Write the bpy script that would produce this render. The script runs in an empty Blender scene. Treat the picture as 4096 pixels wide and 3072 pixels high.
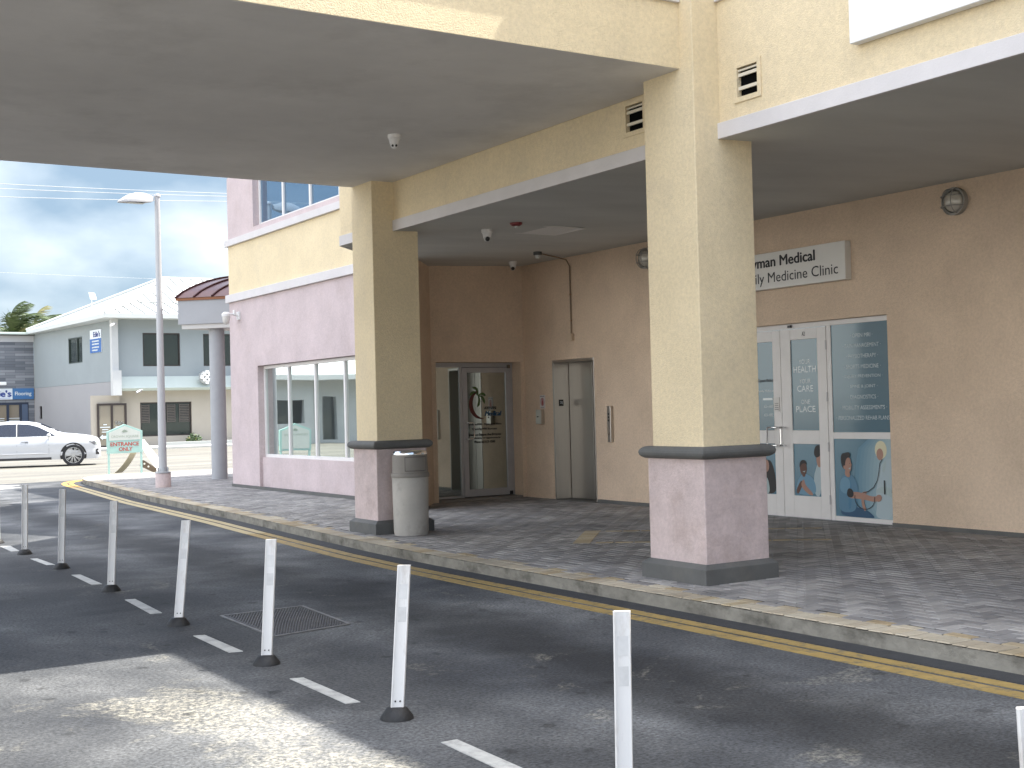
import bpy, math, random
from mathutils import Vector, Matrix
random.seed(7)
scene = bpy.context.scene
COL = scene.collection
R = math.radians

# ------------------------------------------------------------------ camera
cam_d = bpy.data.cameras.new('camera'); cam = bpy.data.objects.new('camera', cam_d); COL.objects.link(cam)
cr = Vector((0.84390376, -0.53588350, -0.02559921)); cu = Vector((0.01190683, -0.02899589, 0.99950861)); cf = Vector((0.53636244, 0.84379388, 0.01808907))
cam.matrix_world = Matrix(((cr.x, cu.x, -cf.x, 0), (cr.y, cu.y, -cf.y, 0), (cr.z, cu.z, -cf.z, 1.6), (0, 0, 0, 1)))
cam_d.sensor_width = 36.0; cam_d.lens = 45.214; cam_d.clip_start = 0.05; cam_d.clip_end = 4000
scene.camera = cam

# ------------------------------------------------------------------ sky, sun, exposure
SUN = Vector((0.56, -0.09, 1.0)).normalized()
world = bpy.data.worlds.new('World'); scene.world = world; world.use_nodes = True
wn, wl = world.node_tree.nodes, world.node_tree.links
wn.clear()
wo = wn.new('ShaderNodeOutputWorld'); bg = wn.new('ShaderNodeBackground'); sky = wn.new('ShaderNodeTexSky')
sky.sky_type = 'NISHITA'; sky.sun_disc = False
sky.sun_elevation = math.asin(SUN.z); sky.sun_rotation = math.atan2(SUN.x, SUN.y)
sky.air_density = 1.0; sky.dust_density = 1.5; sky.ozone_density = 1.5
tc = wn.new('ShaderNodeTexCoord'); mp = wn.new('ShaderNodeMapping'); mp.inputs['Scale'].default_value = (1.0, 1.0, 1.9)
nz = wn.new('ShaderNodeTexNoise'); nz.inputs['Scale'].default_value = 3.1; nz.inputs['Detail'].default_value = 9; nz.inputs['Roughness'].default_value = 0.52
nz.inputs['Distortion'].default_value = 0.25
rp = wn.new('ShaderNodeValToRGB'); rp.color_ramp.elements[0].position = 0.40; rp.color_ramp.elements[1].position = 0.62
nz2 = wn.new('ShaderNodeTexNoise'); nz2.inputs['Scale'].default_value = 6.5; nz2.inputs['Detail'].default_value = 7; nz2.inputs['Roughness'].default_value = 0.48
rp2 = wn.new('ShaderNodeValToRGB'); rp2.color_ramp.elements[0].position = 0.40; rp2.color_ramp.elements[1].position = 0.66
rp2.color_ramp.elements[0].color = (0.62, 0.87, 1.13, 1); rp2.color_ramp.elements[1].color = (1.75, 1.92, 2.02, 1)
sx_ = wn.new('ShaderNodeSeparateXYZ'); wl.new(tc.outputs['Generated'], sx_.inputs[0])
def ramp_z(a, b):
    q = wn.new('ShaderNodeMapRange'); q.inputs[1].default_value = a; q.inputs[2].default_value = b; wl.new(sx_.outputs['Z'], q.inputs[0]); return q
# unseen cloud overhead, brightened well above the horizon bank to raise the ambient light
cm = wn.new('ShaderNodeMixRGB'); hi0 = ramp_z(0.32, 0.70)
# unseen low sky on the -X side, brightened to throw light into the arcade
arcade_fill = wn.new('ShaderNodeMapRange'); arcade_fill.inputs[1].default_value = -0.48; arcade_fill.inputs[2].default_value = -0.80; arcade_fill.inputs[3].default_value = 0; arcade_fill.inputs[4].default_value = 0.75
wl.new(sx_.outputs['X'], arcade_fill.inputs[0]); hi = wn.new('ShaderNodeMath'); hi.operation = 'MAXIMUM'; wl.new(hi0.outputs[0], hi.inputs[0]); wl.new(arcade_fill.outputs[0], hi.inputs[1])
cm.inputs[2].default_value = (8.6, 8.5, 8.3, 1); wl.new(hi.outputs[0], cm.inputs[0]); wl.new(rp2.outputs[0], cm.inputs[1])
# the bank near the horizon is nearly closed
bank = ramp_z(0.36, 0.28); mxx = wn.new('ShaderNodeMath'); mxx.operation = 'MAXIMUM'
bk2 = wn.new('ShaderNodeMath'); bk2.operation = 'MULTIPLY'; bk2.inputs[1].default_value = 0.93; wl.new(bank.outputs[0], bk2.inputs[0])
wl.new(bk2.outputs[0], mxx.inputs[0]); wl.new(rp.outputs[0], mxx.inputs[1])
mx = wn.new('ShaderNodeMixRGB')
wl.new(tc.outputs['Generated'], mp.inputs['Vector']); wl.new(mp.outputs[0], nz.inputs['Vector']); wl.new(mp.outputs[0], nz2.inputs['Vector'])
wl.new(nz.outputs['Fac'], rp.inputs[0]); wl.new(nz2.outputs['Fac'], rp2.inputs[0])
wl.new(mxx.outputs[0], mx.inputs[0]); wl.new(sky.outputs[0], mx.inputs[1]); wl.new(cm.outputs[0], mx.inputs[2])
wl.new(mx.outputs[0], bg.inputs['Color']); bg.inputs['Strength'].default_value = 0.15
wl.new(bg.outputs[0], wo.inputs['Surface'])

sd = bpy.data.lights.new('sun', 'SUN'); sd.energy = 3.3; sd.angle = R(0.5); sd.color = (1.0, 0.96, 0.88)
sun = bpy.data.objects.new('sun', sd); COL.objects.link(sun)
sun.rotation_euler = SUN.to_track_quat('Z', 'Y').to_euler(); sun.location = (0, 0, 40)
scene.view_settings.view_transform = 'Standard'; scene.view_settings.look = 'None'
scene.view_settings.exposure = 1.93; scene.view_settings.gamma = 1.0
scene.cycles.max_bounces = 10; scene.cycles.diffuse_bounces = 6; scene.cycles.glossy_bounces = 5
scene.cycles.sample_clamp_indirect = 6.0

# ------------------------------------------------------------------ materials
MATS = {}
def new_mat(name):
    m = bpy.data.materials.new(name); m.use_nodes = True
    n = m.node_tree.nodes; l = m.node_tree.links
    return m, n, l, n['Principled BSDF']
def mat(name, col, rough=0.6, metal=0.0, var=0.0, vscale=2.0, bump=0.0, bscale=60.0, dirt=None, dirt_amt=0.0, dscale=1.2, dlo=0.5, dhi=0.75, grain=0.0, spec=0.5, stretch=(1, 1, 1), coat=0.0, aniso=0.0):
    if name in MATS: return MATS[name]
    m, n, l, b = new_mat(name)
    b.inputs['Roughness'].default_value = rough; b.inputs['Metallic'].default_value = metal
    b.inputs['Specular IOR Level'].default_value = spec
    b.inputs['Coat Weight'].default_value = coat
    b.inputs['Base Color'].default_value = (*col, 1)
    t = n.new('ShaderNodeTexCoord'); mpn = n.new('ShaderNodeMapping'); mpn.inputs['Scale'].default_value = stretch
    l.new(t.outputs['Object'], mpn.inputs[0])
    last = None
    if var > 0:
        a = n.new('ShaderNodeTexNoise'); a.inputs['Scale'].default_value = vscale; a.inputs['Detail'].default_value = 8; a.inputs['Roughness'].default_value = 0.6
        l.new(mpn.outputs[0], a.inputs['Vector'])
        mr = n.new('ShaderNodeMapRange'); mr.inputs[1].default_value = 0.3; mr.inputs[2].default_value = 0.7; mr.inputs[3].default_value = 1 - var; mr.inputs[4].default_value = 1 + var * 0.6
        l.new(a.outputs['Fac'], mr.inputs[0])
        mm = n.new('ShaderNodeMixRGB'); mm.blend_type = 'MULTIPLY'; mm.inputs[0].default_value = 1; mm.inputs[1].default_value = (*col, 1)
        l.new(mr.outputs[0], mm.inputs[2]); last = mm
    if dirt and dirt_amt > 0:
        a = n.new('ShaderNodeTexNoise'); a.inputs['Scale'].default_value = dscale; a.inputs['Detail'].default_value = 10; a.inputs['Roughness'].default_value = 0.68
        l.new(mpn.outputs[0], a.inputs['Vector'])
        mr = n.new('ShaderNodeMapRange'); mr.inputs[1].default_value = dlo; mr.inputs[2].default_value = dhi; mr.inputs[3].default_value = 0; mr.inputs[4].default_value = dirt_amt
        l.new(a.outputs['Fac'], mr.inputs[0])
        mm = n.new('ShaderNodeMixRGB'); l.new(mr.outputs[0], mm.inputs[0])
        if last: l.new(last.outputs[0], mm.inputs[1])
        else: mm.inputs[1].default_value = (*col, 1)
        mm.inputs[2].default_value = (*dirt, 1); last = mm
    if grain > 0:
        a = n.new('ShaderNodeTexNoise'); a.inputs['Scale'].default_value = 32; a.inputs['Detail'].default_value = 4; a.inputs['Roughness'].default_value = 0.75
        l.new(t.outputs['Object'], a.inputs['Vector'])
        mr = n.new('ShaderNodeMapRange'); mr.inputs[1].default_value = 0.35; mr.inputs[2].default_value = 0.65; mr.inputs[3].default_value = 1-grain; mr.inputs[4].default_value = 1+grain*0.7
        l.new(a.outputs['Fac'], mr.inputs[0])
        mm = n.new('ShaderNodeMixRGB'); mm.blend_type = 'MULTIPLY'; mm.inputs[0].default_value = 1; l.new(last.outputs[0], mm.inputs[1]); l.new(mr.outputs[0], mm.inputs[2]); last = mm
    if last: l.new(last.outputs[0], b.inputs['Base Color'])
    if bump > 0:
        a = n.new('ShaderNodeTexNoise'); a.inputs['Scale'].default_value = bscale; a.inputs['Detail'].default_value = 5; a.inputs['Roughness'].default_value = 0.6
        l.new(t.outputs['Object'], a.inputs['Vector'])
        bp = n.new('ShaderNodeBump'); bp.inputs['Strength'].default_value = bump; bp.inputs['Distance'].default_value = 0.01
        l.new(a.outputs['Fac'], bp.inputs['Height']); l.new(bp.outputs[0], b.inputs['Normal'])
    MATS[name] = m
    return m

YEL = mat('cream_stucco', (0.72, 0.60, 0.40), 0.9, var=0.07, vscale=1.3, bump=0.75, bscale=85, dirt=(0.50, 0.43, 0.33), dirt_amt=0.30, dscale=1.6, grain=0.085, spec=0.15)
PINK = mat('pink_stucco', (0.55, 0.458, 0.455), 0.9, var=0.10, vscale=1.6, bump=0.5, bscale=60, dirt=(0.36, 0.28, 0.25), dirt_amt=0.30, dscale=2.4, grain=0.085, spec=0.15)
PINKP = mat('worn_pink_stucco', (0.56, 0.46, 0.44), 0.9, var=0.14, vscale=5, bump=0.5, bscale=70, dirt=(0.34, 0.25, 0.21), dirt_amt=0.55, dscale=3.2, grain=0.085, spec=0.15)
TRIM = mat('lavender_trim', (0.61, 0.58, 0.57), 0.85, var=0.06, vscale=3, bump=0.25, bscale=70, dirt=(0.45, 0.42, 0.4), dirt_amt=0.2, spec=0.15)
TAN = mat('tan_stucco', (0.67, 0.525, 0.395), 0.92, var=0.12, vscale=0.9, bump=0.8, bscale=75, dirt=(0.44, 0.34, 0.25), dirt_amt=0.45, dscale=1.2, grain=0.085, spec=0.12)
SOFF = mat('grey_soffit_paint', (0.56, 0.56, 0.53), 0.9, var=0.12, vscale=0.8, bump=0.15, bscale=30, stretch=(0.5, 1.6, 1), spec=0.1)
CEIL = mat('canopy_ceiling_paint', (0.76, 0.73, 0.69), 0.9, var=0.10, vscale=0.9, bump=0.12, bscale=25, dirt=(0.36, 0.33, 0.29), dirt_amt=0.35, dscale=0.8, spec=0.1)
DGREY = mat('dark_grey_base_paint', (0.105, 0.105, 0.10), 0.75, var=0.15, vscale=5, bump=0.2, bscale=50, dirt=(0.2, 0.18, 0.15), dirt_amt=0.3, dscale=4)
CONC = mat('kerb_concrete', (0.25, 0.235, 0.20), 0.95, var=0.25, vscale=5, bump=0.8, bscale=28, dirt=(0.07, 0.065, 0.055), dirt_amt=0.8, dscale=3.0, dlo=0.47, dhi=0.68, spec=0.15, stretch=(1, 1, 1.6))
WFRAME = mat('white_painted_frame', (0.68, 0.655, 0.635), 0.4, var=0.05, vscale=6)
SFRAME = mat('silver_aluminium_frame', (0.44, 0.43, 0.44), 0.38, metal=0.35, var=0.06, vscale=6)
STEEL = mat('brushed_steel', (0.50, 0.47, 0.43), 0.32, metal=0.9, var=0.08, vscale=3, bump=0.06, bscale=200, stretch=(1, 1, 0.1))
CHROME = mat('polished_steel', (0.75, 0.75, 0.75), 0.15, metal=1.0)
BLACK = mat('black_plastic', (0.012, 0.012, 0.013), 0.4)
RUBBER = mat('black_rubber', (0.009, 0.009, 0.010), 0.6, var=0.3, vscale=20, bump=0.3, bscale=60)
WHITEP = mat('white_plastic', (0.74, 0.73, 0.72), 0.45, var=0.06, vscale=9, dirt=(0.38, 0.31, 0.24), dirt_amt=0.35, dscale=7, stretch=(1, 1, 0.4))
POSTW = mat('scuffed_white_post', (0.64, 0.63, 0.615), 0.5, var=0.07, vscale=7, dirt=(0.30, 0.25, 0.20), dirt_amt=0.6, dscale=11, dlo=0.52, dhi=0.7, stretch=(1, 1, 0.3))
POSTB = mat('faded_reflective_band', (0.56, 0.555, 0.545), 0.35, var=0.12, vscale=14)
WHITE = mat('white_paint', (0.80, 0.80, 0.79), 0.5, var=0.04, vscale=3)
INK = mat('black_lettering', (0.012, 0.012, 0.015), 0.5)
def glass(name, tint, rough=0.02, refl=0.35, gcol=(0.86, 0.93, 0.90)):
    if name in MATS: return MATS[name]
    m, n, l, b = new_mat(name)
    b.inputs['Base Color'].default_value = (*tint, 1); b.inputs['Roughness'].default_value = 0.25
    g = n.new('ShaderNodeBsdfGlossy'); g.inputs['Roughness'].default_value = rough; g.inputs['Color'].default_value = (*gcol, 1)
    f = n.new('ShaderNodeFresnel'); f.inputs['IOR'].default_value = 1.5
    ad = n.new('ShaderNodeMath'); ad.operation = 'ADD'; ad.use_clamp = True; ad.inputs[1].default_value = refl
    mxs = n.new('ShaderNodeMixShader'); o = n['Material Output']
    t = n.new('ShaderNodeTexCoord'); a = n.new('ShaderNodeTexNoise'); a.inputs['Scale'].default_value = 0.9; a.inputs['Detail'].default_value = 1
    bp = n.new('ShaderNodeBump'); bp.inputs['Strength'].default_value = 0.12; bp.inputs['Distance'].default_value = 0.01
    l.new(t.outputs['Object'], a.inputs['Vector']); l.new(a.outputs['Fac'], bp.inputs['Height']); l.new(bp.outputs[0], g.inputs['Normal'])
    l.new(f.outputs[0], ad.inputs[0]); l.new(ad.outputs[0], mxs.inputs[0]); l.new(b.outputs[0], mxs.inputs[1]); l.new(g.outputs[0], mxs.inputs[2])
    l.new(mxs.outputs[0], o.inputs['Surface'])
    MATS[name] = m
    return m
GREFL = glass('reflective_window_glass', (0.02, 0.03, 0.035), 0.015, 0.55)
GUP = glass('blue_reflective_glass', (0.02, 0.055, 0.09), 0.02, 0.30, (0.42, 0.60, 0.80))
GDOOR = glass('lobby_door_glass', (0.03, 0.035, 0.025), 0.03, 0.42)
GDARK = glass('dark_window_glass', (0.012, 0.02, 0.016), 0.03, -0.02)
GBEIGE = glass('beige_film_glass', (0.22, 0.18, 0.13), 0.04, 0.04)
GCAR = glass('tinted_car_glass', (0.012, 0.016, 0.026), 0.03, -0.02, (0.35, 0.42, 0.55))

# ------------------------------------------------------------------ mesh helpers
class MB:
    def __init__(s): s.v = []; s.f = []; s.m = []; s.c = []
    def add(s, vs, fs, mi=0):
        o = len(s.v); s.v += [tuple(p) for p in vs]
        for f in fs: s.f.append(tuple(o + i for i in f)); s.m.append(mi)
        return s
    def box(s, x0, x1, y0, y1, z0, z1, mi=0):
        x0, x1 = sorted((x0, x1)); y0, y1 = sorted((y0, y1)); z0, z1 = sorted((z0, z1))
        vs = [(x0,y0,z0),(x1,y0,z0),(x1,y1,z0),(x0,y1,z0),(x0,y0,z1),(x1,y0,z1),(x1,y1,z1),(x0,y1,z1)]
        return s.add(vs, [(0,3,2,1),(4,5,6,7),(0,1,5,4),(1,2,6,5),(2,3,7,6),(3,0,4,7)], mi)
    def obox(s, P0, U, V, N, u0, u1, v0, v1, n0, n1, mi=0):
        P0, U, V, N = map(Vector, (P0, U, V, N))
        q = [P0 + U*a + V*b + N*c for c in (n0, n1) for a, b in ((u0,v0),(u1,v0),(u1,v1),(u0,v1))]
        return s.add(q, [(0,3,2,1),(4,5,6,7),(0,1,5,4),(1,2,6,5),(2,3,7,6),(3,0,4,7)], mi)
    def prism(s, pts, z0, z1, mi=0, zf=None):
        n = len(pts)
        area = sum(pts[i][0]*pts[(i+1)%n][1]-pts[(i+1)%n][0]*pts[i][1] for i in range(n))
        if area < 0: pts = pts[::-1]
        lo = [(p[0], p[1], zf(p[0], p[1]) if zf else z0) for p in pts]; hi = [(p[0], p[1], z1) for p in pts]
        return s.add(lo + hi, [tuple(range(n))[::-1], tuple(range(n, 2*n))] + [(i, (i+1)%n, n+(i+1)%n, n+i) for i in range(n)], mi)
    def extr(s, P0, U, V, N, pts, n0, n1, mi=0):
        P0, U, V, N = map(Vector, (P0, U, V, N)); n = len(pts)
        a = [P0+U*p[0]+V*p[1]+N*n0 for p in pts]; b = [P0+U*p[0]+V*p[1]+N*n1 for p in pts]
        return s.add(a + b, [tuple(range(n))[::-1], tuple(range(n, 2*n))] + [(i, (i+1)%n, n+(i+1)%n, n+i) for i in range(n)], mi)
    def flat(s, P0, U, V, pts, mi=0):
        P0, U, V = map(Vector, (P0, U, V))
        return s.add([P0+U*p[0]+V*p[1] for p in pts], [tuple(range(len(pts)))], mi)
    def lathe(s, cx, cy, prof, seg=24, mi=0, sx=1, sy=1, cap=True):
        vs = []; fs = []; k = len(prof)
        for (r, z) in prof:
            for i in range(seg):
                a = 2*math.pi*i/seg; vs.append((cx+r*sx*math.cos(a), cy+r*sy*math.sin(a), z))
        for j in range(k-1):
            for i in range(seg):
                i2 = (i+1) % seg; fs.append((j*seg+i, j*seg+i2, (j+1)*seg+i2, (j+1)*seg+i))
        if cap: fs.append(tuple(range(seg))[::-1]); fs.append(tuple((k-1)*seg+i for i in range(seg)))
        return s.add(vs, fs, mi)
    def tube(s, path, r, seg=8, mi=0, r2=None):
        path = [Vector(p) for p in path]; n = len(path); vs = []; fs = []
        up = Vector((0.13, 0.21, 0.97)).normalized()
        for j, p in enumerate(path):
            d = (path[min(j+1, n-1)] - path[max(j-1, 0)]).normalized()
            a = d.cross(up)
            if a.length < 0.05: a = d.cross(Vector((1, 0, 0)))
            a.normalize(); b = d.cross(a).normalized()
            rr = r if r2 is None else r + (r2-r)*j/(n-1)
            for i in range(seg):
                t = 2*math.pi*i/seg; vs.append(p + a*rr*math.cos(t) + b*rr*math.sin(t))
        for j in range(n-1):
            for i in range(seg):
                i2 = (i+1) % seg; fs.append((j*seg+i, (j+1)*seg+i, (j+1)*seg+i2, j*seg+i2))
        fs.append(tuple(range(seg))); fs.append(tuple((n-1)*seg+i for i in range(seg))[::-1])
        return s.add(vs, fs, mi)
    def sphere(s, c, r, seg=14, rings=9, mi=0, sc=(1, 1, 1)):
        vs = []; fs = []
        for j in range(rings+1):
            ph = math.pi*j/rings
            for i in range(seg):
                t = 2*math.pi*i/seg
                vs.append((c[0]+r*sc[0]*math.sin(ph)*math.cos(t), c[1]+r*sc[1]*math.sin(ph)*math.sin(t), c[2]+r*sc[2]*math.cos(ph)))
        for j in range(rings):
            for i in range(seg):
                i2 = (i+1) % seg; fs.append((j*seg+i, (j+1)*seg+i, (j+1)*seg+i2, j*seg+i2))
        return s.add(vs, fs, mi)
    def panel(s, P0, U, V, N, us, vs, holes, th, mi=0):
        """wall of thickness th behind the plane P0,U,V (N outward) with rectangular holes (u0,u1,v0,v1)"""
        P0, U, V, N = map(Vector, (P0, U, V, N))
        ux = sorted(set(list(us) + [h for a in holes for h in a[:2] if us[0] <= h <= us[1]]))
        vx = sorted(set(list(vs) + [h for a in holes for h in a[2:] if vs[0] <= h <= vs[1]]))
        def solid(i, j):
            if i < 0 or j < 0 or i >= len(ux)-1 or j >= len(vx)-1: return False
            a = (ux[i]+ux[i+1])/2; b = (vx[j]+vx[j+1])/2
            return not any(h[0] < a < h[1] and h[2] < b < h[3] for h in holes)
        def P(u, v, n): return P0+U*u+V*v+N*n
        for i in range(len(ux)-1):
            for j in range(len(vx)-1):
                if not solid(i, j): continue
                a, b, c, d = ux[i], ux[i+1], vx[j], vx[j+1]
                s.add([P(a,c,0),P(b,c,0),P(b,d,0),P(a,d,0)], [(0,1,2,3)], mi)
                s.add([P(a,c,-th),P(b,c,-th),P(b,d,-th),P(a,d,-th)], [(3,2,1,0)], mi)
                for (ii, jj, e0, e1) in ((i-1,j,(a,c),(a,d)),(i+1,j,(b,c),(b,d)),(i,j-1,(a,c),(b,c)),(i,j+1,(a,d),(b,d))):
                    if not solid(ii, jj): s.add([P(*e0,0),P(*e1,0),P(*e1,-th),P(*e0,-th)], [(0,1,2,3)], mi)
        return s
    def build(s, name, mats, parent=None, smooth=False, bevel=0, bseg=2, weld=False, kind=None, fixn=True, sharp=40):
        if not isinstance(mats, (list, tuple)): mats = [mats]
        off = Vector((0, 0, 0)); p = parent
        while p is not None: off += Vector(p.location); p = p.parent
        me = bpy.data.meshes.new(name)
        me.from_pydata([tuple(Vector(v) - off) for v in s.v], [], s.f)
        for m in mats: me.materials.append(m)
        me.polygons.foreach_set('material_index', s.m)
        if fixn:
            import bmesh
            bm = bmesh.new(); bm.from_mesh(me)
            if weld: bmesh.ops.remove_doubles(bm, verts=bm.verts, dist=1e-4)
            bmesh.ops.recalc_face_normals(bm, faces=bm.faces); bm.to_mesh(me); bm.free()
        if smooth:
            me.polygons.foreach_set('use_smooth', [True]*len(me.polygons))
            try: me.set_sharp_from_angle(angle=R(sharp))
            except Exception: pass
        me.update()
        o = bpy.data.objects.new(name, me); COL.objects.link(o); o.parent = parent
        if bevel:
            b = o.modifiers.new('bevel', 'BEVEL'); b.width = bevel; b.segments = bseg; b.limit_method = 'ANGLE'; b.angle_limit = R(40)
        if kind: o['kind'] = kind
        return o

def thing(name, label, cat, loc, group=None):
    o = bpy.data.objects.new(name, None); COL.objects.link(o); o.location = loc; o.empty_display_size = 0.2
    o['label'] = label; o['category'] = cat
    if group: o['group'] = group
    return o
def tag(o, label, cat, group=None):
    o['label'] = label; o['category'] = cat
    if group: o['group'] = group
    return o
def copy_tree(o, parent=None):
    c = o.copy(); COL.objects.link(c); c.parent = parent
    for ch in [x for x in bpy.data.objects if x.parent == o]: copy_tree(ch, c)
    return c

_tc = {}
def text_polys(sv, bold=0.0):
    key = (sv, bold)
    if key in _tc: return _tc[key]
    cu_ = bpy.data.curves.new('t', 'FONT'); cu_.body = sv; cu_.size = 1; cu_.offset = bold; cu_.resolution_u = 3
    o = bpy.data.objects.new('t', cu_); COL.objects.link(o)
    bpy.context.view_layer.update()
    me = bpy.data.meshes.new_from_object(o.evaluated_get(bpy.context.evaluated_depsgraph_get()))
    vs = [v.co.copy() for v in me.vertices]; fs = [tuple(p.vertices) for p in me.polygons]
    bpy.data.objects.remove(o); bpy.data.curves.remove(cu_); bpy.data.meshes.remove(me)
    _tc[key] = (vs, fs); return _tc[key]
def text(mb, sv, c, U, V, N, width=None, height=None, mi=0, bold=0.0, off=0.004, shear=0.0):
    """text centred on c; width and cap height in metres"""
    bold_ = bold*1.3; vs, fs = text_polys(sv, 0.0)
    if not vs: return
    x0 = min(v.x for v in vs); x1 = max(v.x for v in vs); y0 = min(v.y for v in vs); y1 = max(v.y for v in vs)
    kx = width/(x1-x0) if width else None; ky = height/(y1-y0) if height else None
    kx = kx or ky; ky = ky or kx
    c, U, V, N = map(Vector, (c, U, V, N))
    for q, (dx, dy) in enumerate([(0, 0)] if not bold_ else [(0, 0), (bold_, 0), (-bold_, 0), (0, bold_*0.7), (0, -bold_*0.7)]):
        mb.add([c + U*(((v.x+dx-(x0+x1)/2) + shear*(v.y-(y0+y1)/2))*kx) + V*((v.y+dy-(y0+y1)/2)*ky) + N*(off+q*0.0003) for v in vs], fs, mi)

UX, UY, UZ = (1, 0, 0), (0, 1, 0), (0, 0, 1)
NX, NY = (-1, 0, 0), (0, -1, 0)      # the way the street faces of the building look / the faces towards the camera
UL = (0, -1, 0)                      # reading direction on a face that looks along -X
PZ = 0.15; RZ = 0.04                 # pavement and road levels

# ------------------------------------------------------------------ ground, road, pavement
def asphalt(name, base, light, dark, crack=0.0, rough=0.85, speck=0.5, lowmap=(1, 1, 1), lanes=False):
    m, n, l, b = new_mat(name)
    t = n.new('ShaderNodeTexCoord')
    mpn = n.new('ShaderNodeMapping'); mpn.inputs['Scale'].default_value = lowmap; l.new(t.outputs['Object'], mpn.inputs[0])
    a = n.new('ShaderNodeTexNoise'); a.inputs['Scale'].default_value = 0.55; a.inputs['Detail'].default_value = 7; a.inputs['Roughness'].default_value = 0.62; a.inputs['Distortion'].default_value = 0.3
    l.new(mpn.outputs[0], a.inputs['Vector'])
    r = n.new('ShaderNodeValToRGB'); e = r.color_ramp.elements
    e[0].position = 0.36; e[0].color = (*dark, 1); e[1].position = 0.66; e[1].color = (*light, 1)
    e2 = e.new(0.52); e2.color = (*base, 1)
    l.new(a.outputs['Fac'], r.inputs[0])
    # aggregate grain
    g = n.new('ShaderNodeTexNoise'); g.inputs['Scale'].default_value = 48; g.inputs['Detail'].default_value = 3; g.inputs['Roughness'].default_value = 0.7
    l.new(t.outputs['Object'], g.inputs['Vector'])
    gr = n.new('ShaderNodeMapRange'); gr.inputs[1].default_value = 0.3; gr.inputs[2].default_value = 0.7; gr.inputs[3].default_value = 1-speck; gr.inputs[4].default_value = 1+speck*1.3
    l.new(g.outputs['Fac'], gr.inputs[0])
    mm = n.new('ShaderNodeMixRGB'); mm.blend_type = 'MULTIPLY'; mm.inputs[0].default_value = 1
    l.new(r.outputs[0], mm.inputs[1]); l.new(gr.outputs[0], mm.inputs[2]); last = mm
    bias = None
    if lanes:      # wheel tracks and a drip band running along the lane
        sp = n.new('ShaderNodeSeparateXYZ'); l.new(t.outputs['Object'], sp.inputs[0])
        dn = n.new('ShaderNodeTexNoise'); dn.inputs['Scale'].default_value = 0.8; dn.inputs['Detail'].default_value = 6; dn.inputs['Roughness'].default_value = 0.65; l.new(t.outputs['Object'], dn.inputs['Vector'])
        d1_ = n.new('ShaderNodeMath'); d1_.operation = 'MULTIPLY_ADD'; d1_.inputs[1].default_value = 1.5; l.new(dn.outputs['Fac'], d1_.inputs[0])
        d2_ = n.new('ShaderNodeMath'); d2_.operation = 'ADD'; d2_.inputs[1].default_value = -0.75; l.new(sp.outputs['X'], d2_.inputs[0]); l.new(d2_.outputs[0], d1_.inputs[2])
        nx = n.new('ShaderNodeMath'); nx.operation = 'DIVIDE'; nx.inputs[1].default_value = 6.4; l.new(d1_.outputs[0], nx.inputs[0])
        lr = n.new('ShaderNodeValToRGB'); ee = lr.color_ramp.elements; ee[0].position = 0; ee[0].color = (0.8,)*3+(1,); ee[1].position = 1; ee[1].color = (0.75,)*3+(1,)
        for ps, vv in ((0.16, 0.85), (0.30, 1.1), (0.40, 1.1), (0.47, 0.78), (0.55, 0.90), (0.62, 1.30), (0.70, 0.55), (0.76, 0.55), (0.82, 1.35), (0.90, 1.25)): ee.new(ps).color = (vv,)*3+(1,)
        l.new(nx.outputs[0], lr.inputs[0])
        ml0 = n.new('ShaderNodeMixRGB'); ml0.blend_type = 'MULTIPLY'; ml0.inputs[0].default_value = 1; l.new(last.outputs[0], ml0.inputs[1]); l.new(lr.outputs[0], ml0.inputs[2]); last = ml0
        br_ = n.new('ShaderNodeValToRGB'); eb = br_.color_ramp.elements; eb[0].position = 0; eb[0].color = (0.3,)*3+(1,); eb[1].position = 1; eb[1].color = (0.1,)*3+(1,)
        for ps, vv in ((0.28, 0.35), (0.33, 0.95), (0.40, 0.9), (0.44, 0.15), (0.60, 0.2), (0.68, 0.30), (0.75, 0.28), (0.80, 0.1)): eb.new(ps).color = (vv,)*3+(1,)
        l.new(nx.outputs[0], br_.inputs[0])
        yf = n.new('ShaderNodeMapRange'); yf.inputs[1].default_value = 9.2; yf.inputs[2].default_value = 6.8; yf.inputs[3].default_value = 0.1; yf.inputs[4].default_value = 1; l.new(sp.outputs['Y'], yf.inputs[0])
        bias = n.new('ShaderNodeMath'); bias.operation = 'MULTIPLY'; l.new(br_.outputs[0], bias.inputs[0]); l.new(yf.outputs[0], bias.inputs[1])
    # worn patches where the pale stone shows
    w = n.new('ShaderNodeTexNoise'); w.inputs['Scale'].default_value = 0.75; w.inputs['Detail'].default_value = 9; w.inputs['Roughness'].default_value = 0.72; w.inputs['Distortion'].default_value = 0.6
    mp2 = n.new('ShaderNodeMapping'); mp2.inputs['Location'].default_value = (3.1, 7.7, 0); mp2.inputs['Scale'].default_value = lowmap
    l.new(t.outputs['Object'], mp2.inputs[0]); l.new(mp2.outputs[0], w.inputs['Vector'])
    wr = n.new('ShaderNodeMapRange'); wr.inputs[1].default_value = 0.56; wr.inputs[2].default_value = 0.64; wr.inputs[3].default_value = 0; wr.inputs[4].default_value = 1
    if bias:
        ba = n.new('ShaderNodeMath'); ba.operation = 'MULTIPLY_ADD'; ba.inputs[1].default_value = 0.20; l.new(bias.outputs[0], ba.inputs[0]); l.new(w.outputs['Fac'], ba.inputs[2]); l.new(ba.outputs[0], wr.inputs[0])
        wr.inputs[1].default_value = 0.615; wr.inputs[2].default_value = 0.71
    else: l.new(w.outputs['Fac'], wr.inputs[0])
    k = n.new('ShaderNodeTexNoise'); k.inputs['Scale'].default_value = 24; k.inputs['Detail'].default_value = 4; k.inputs['Roughness'].default_value = 0.75
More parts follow.
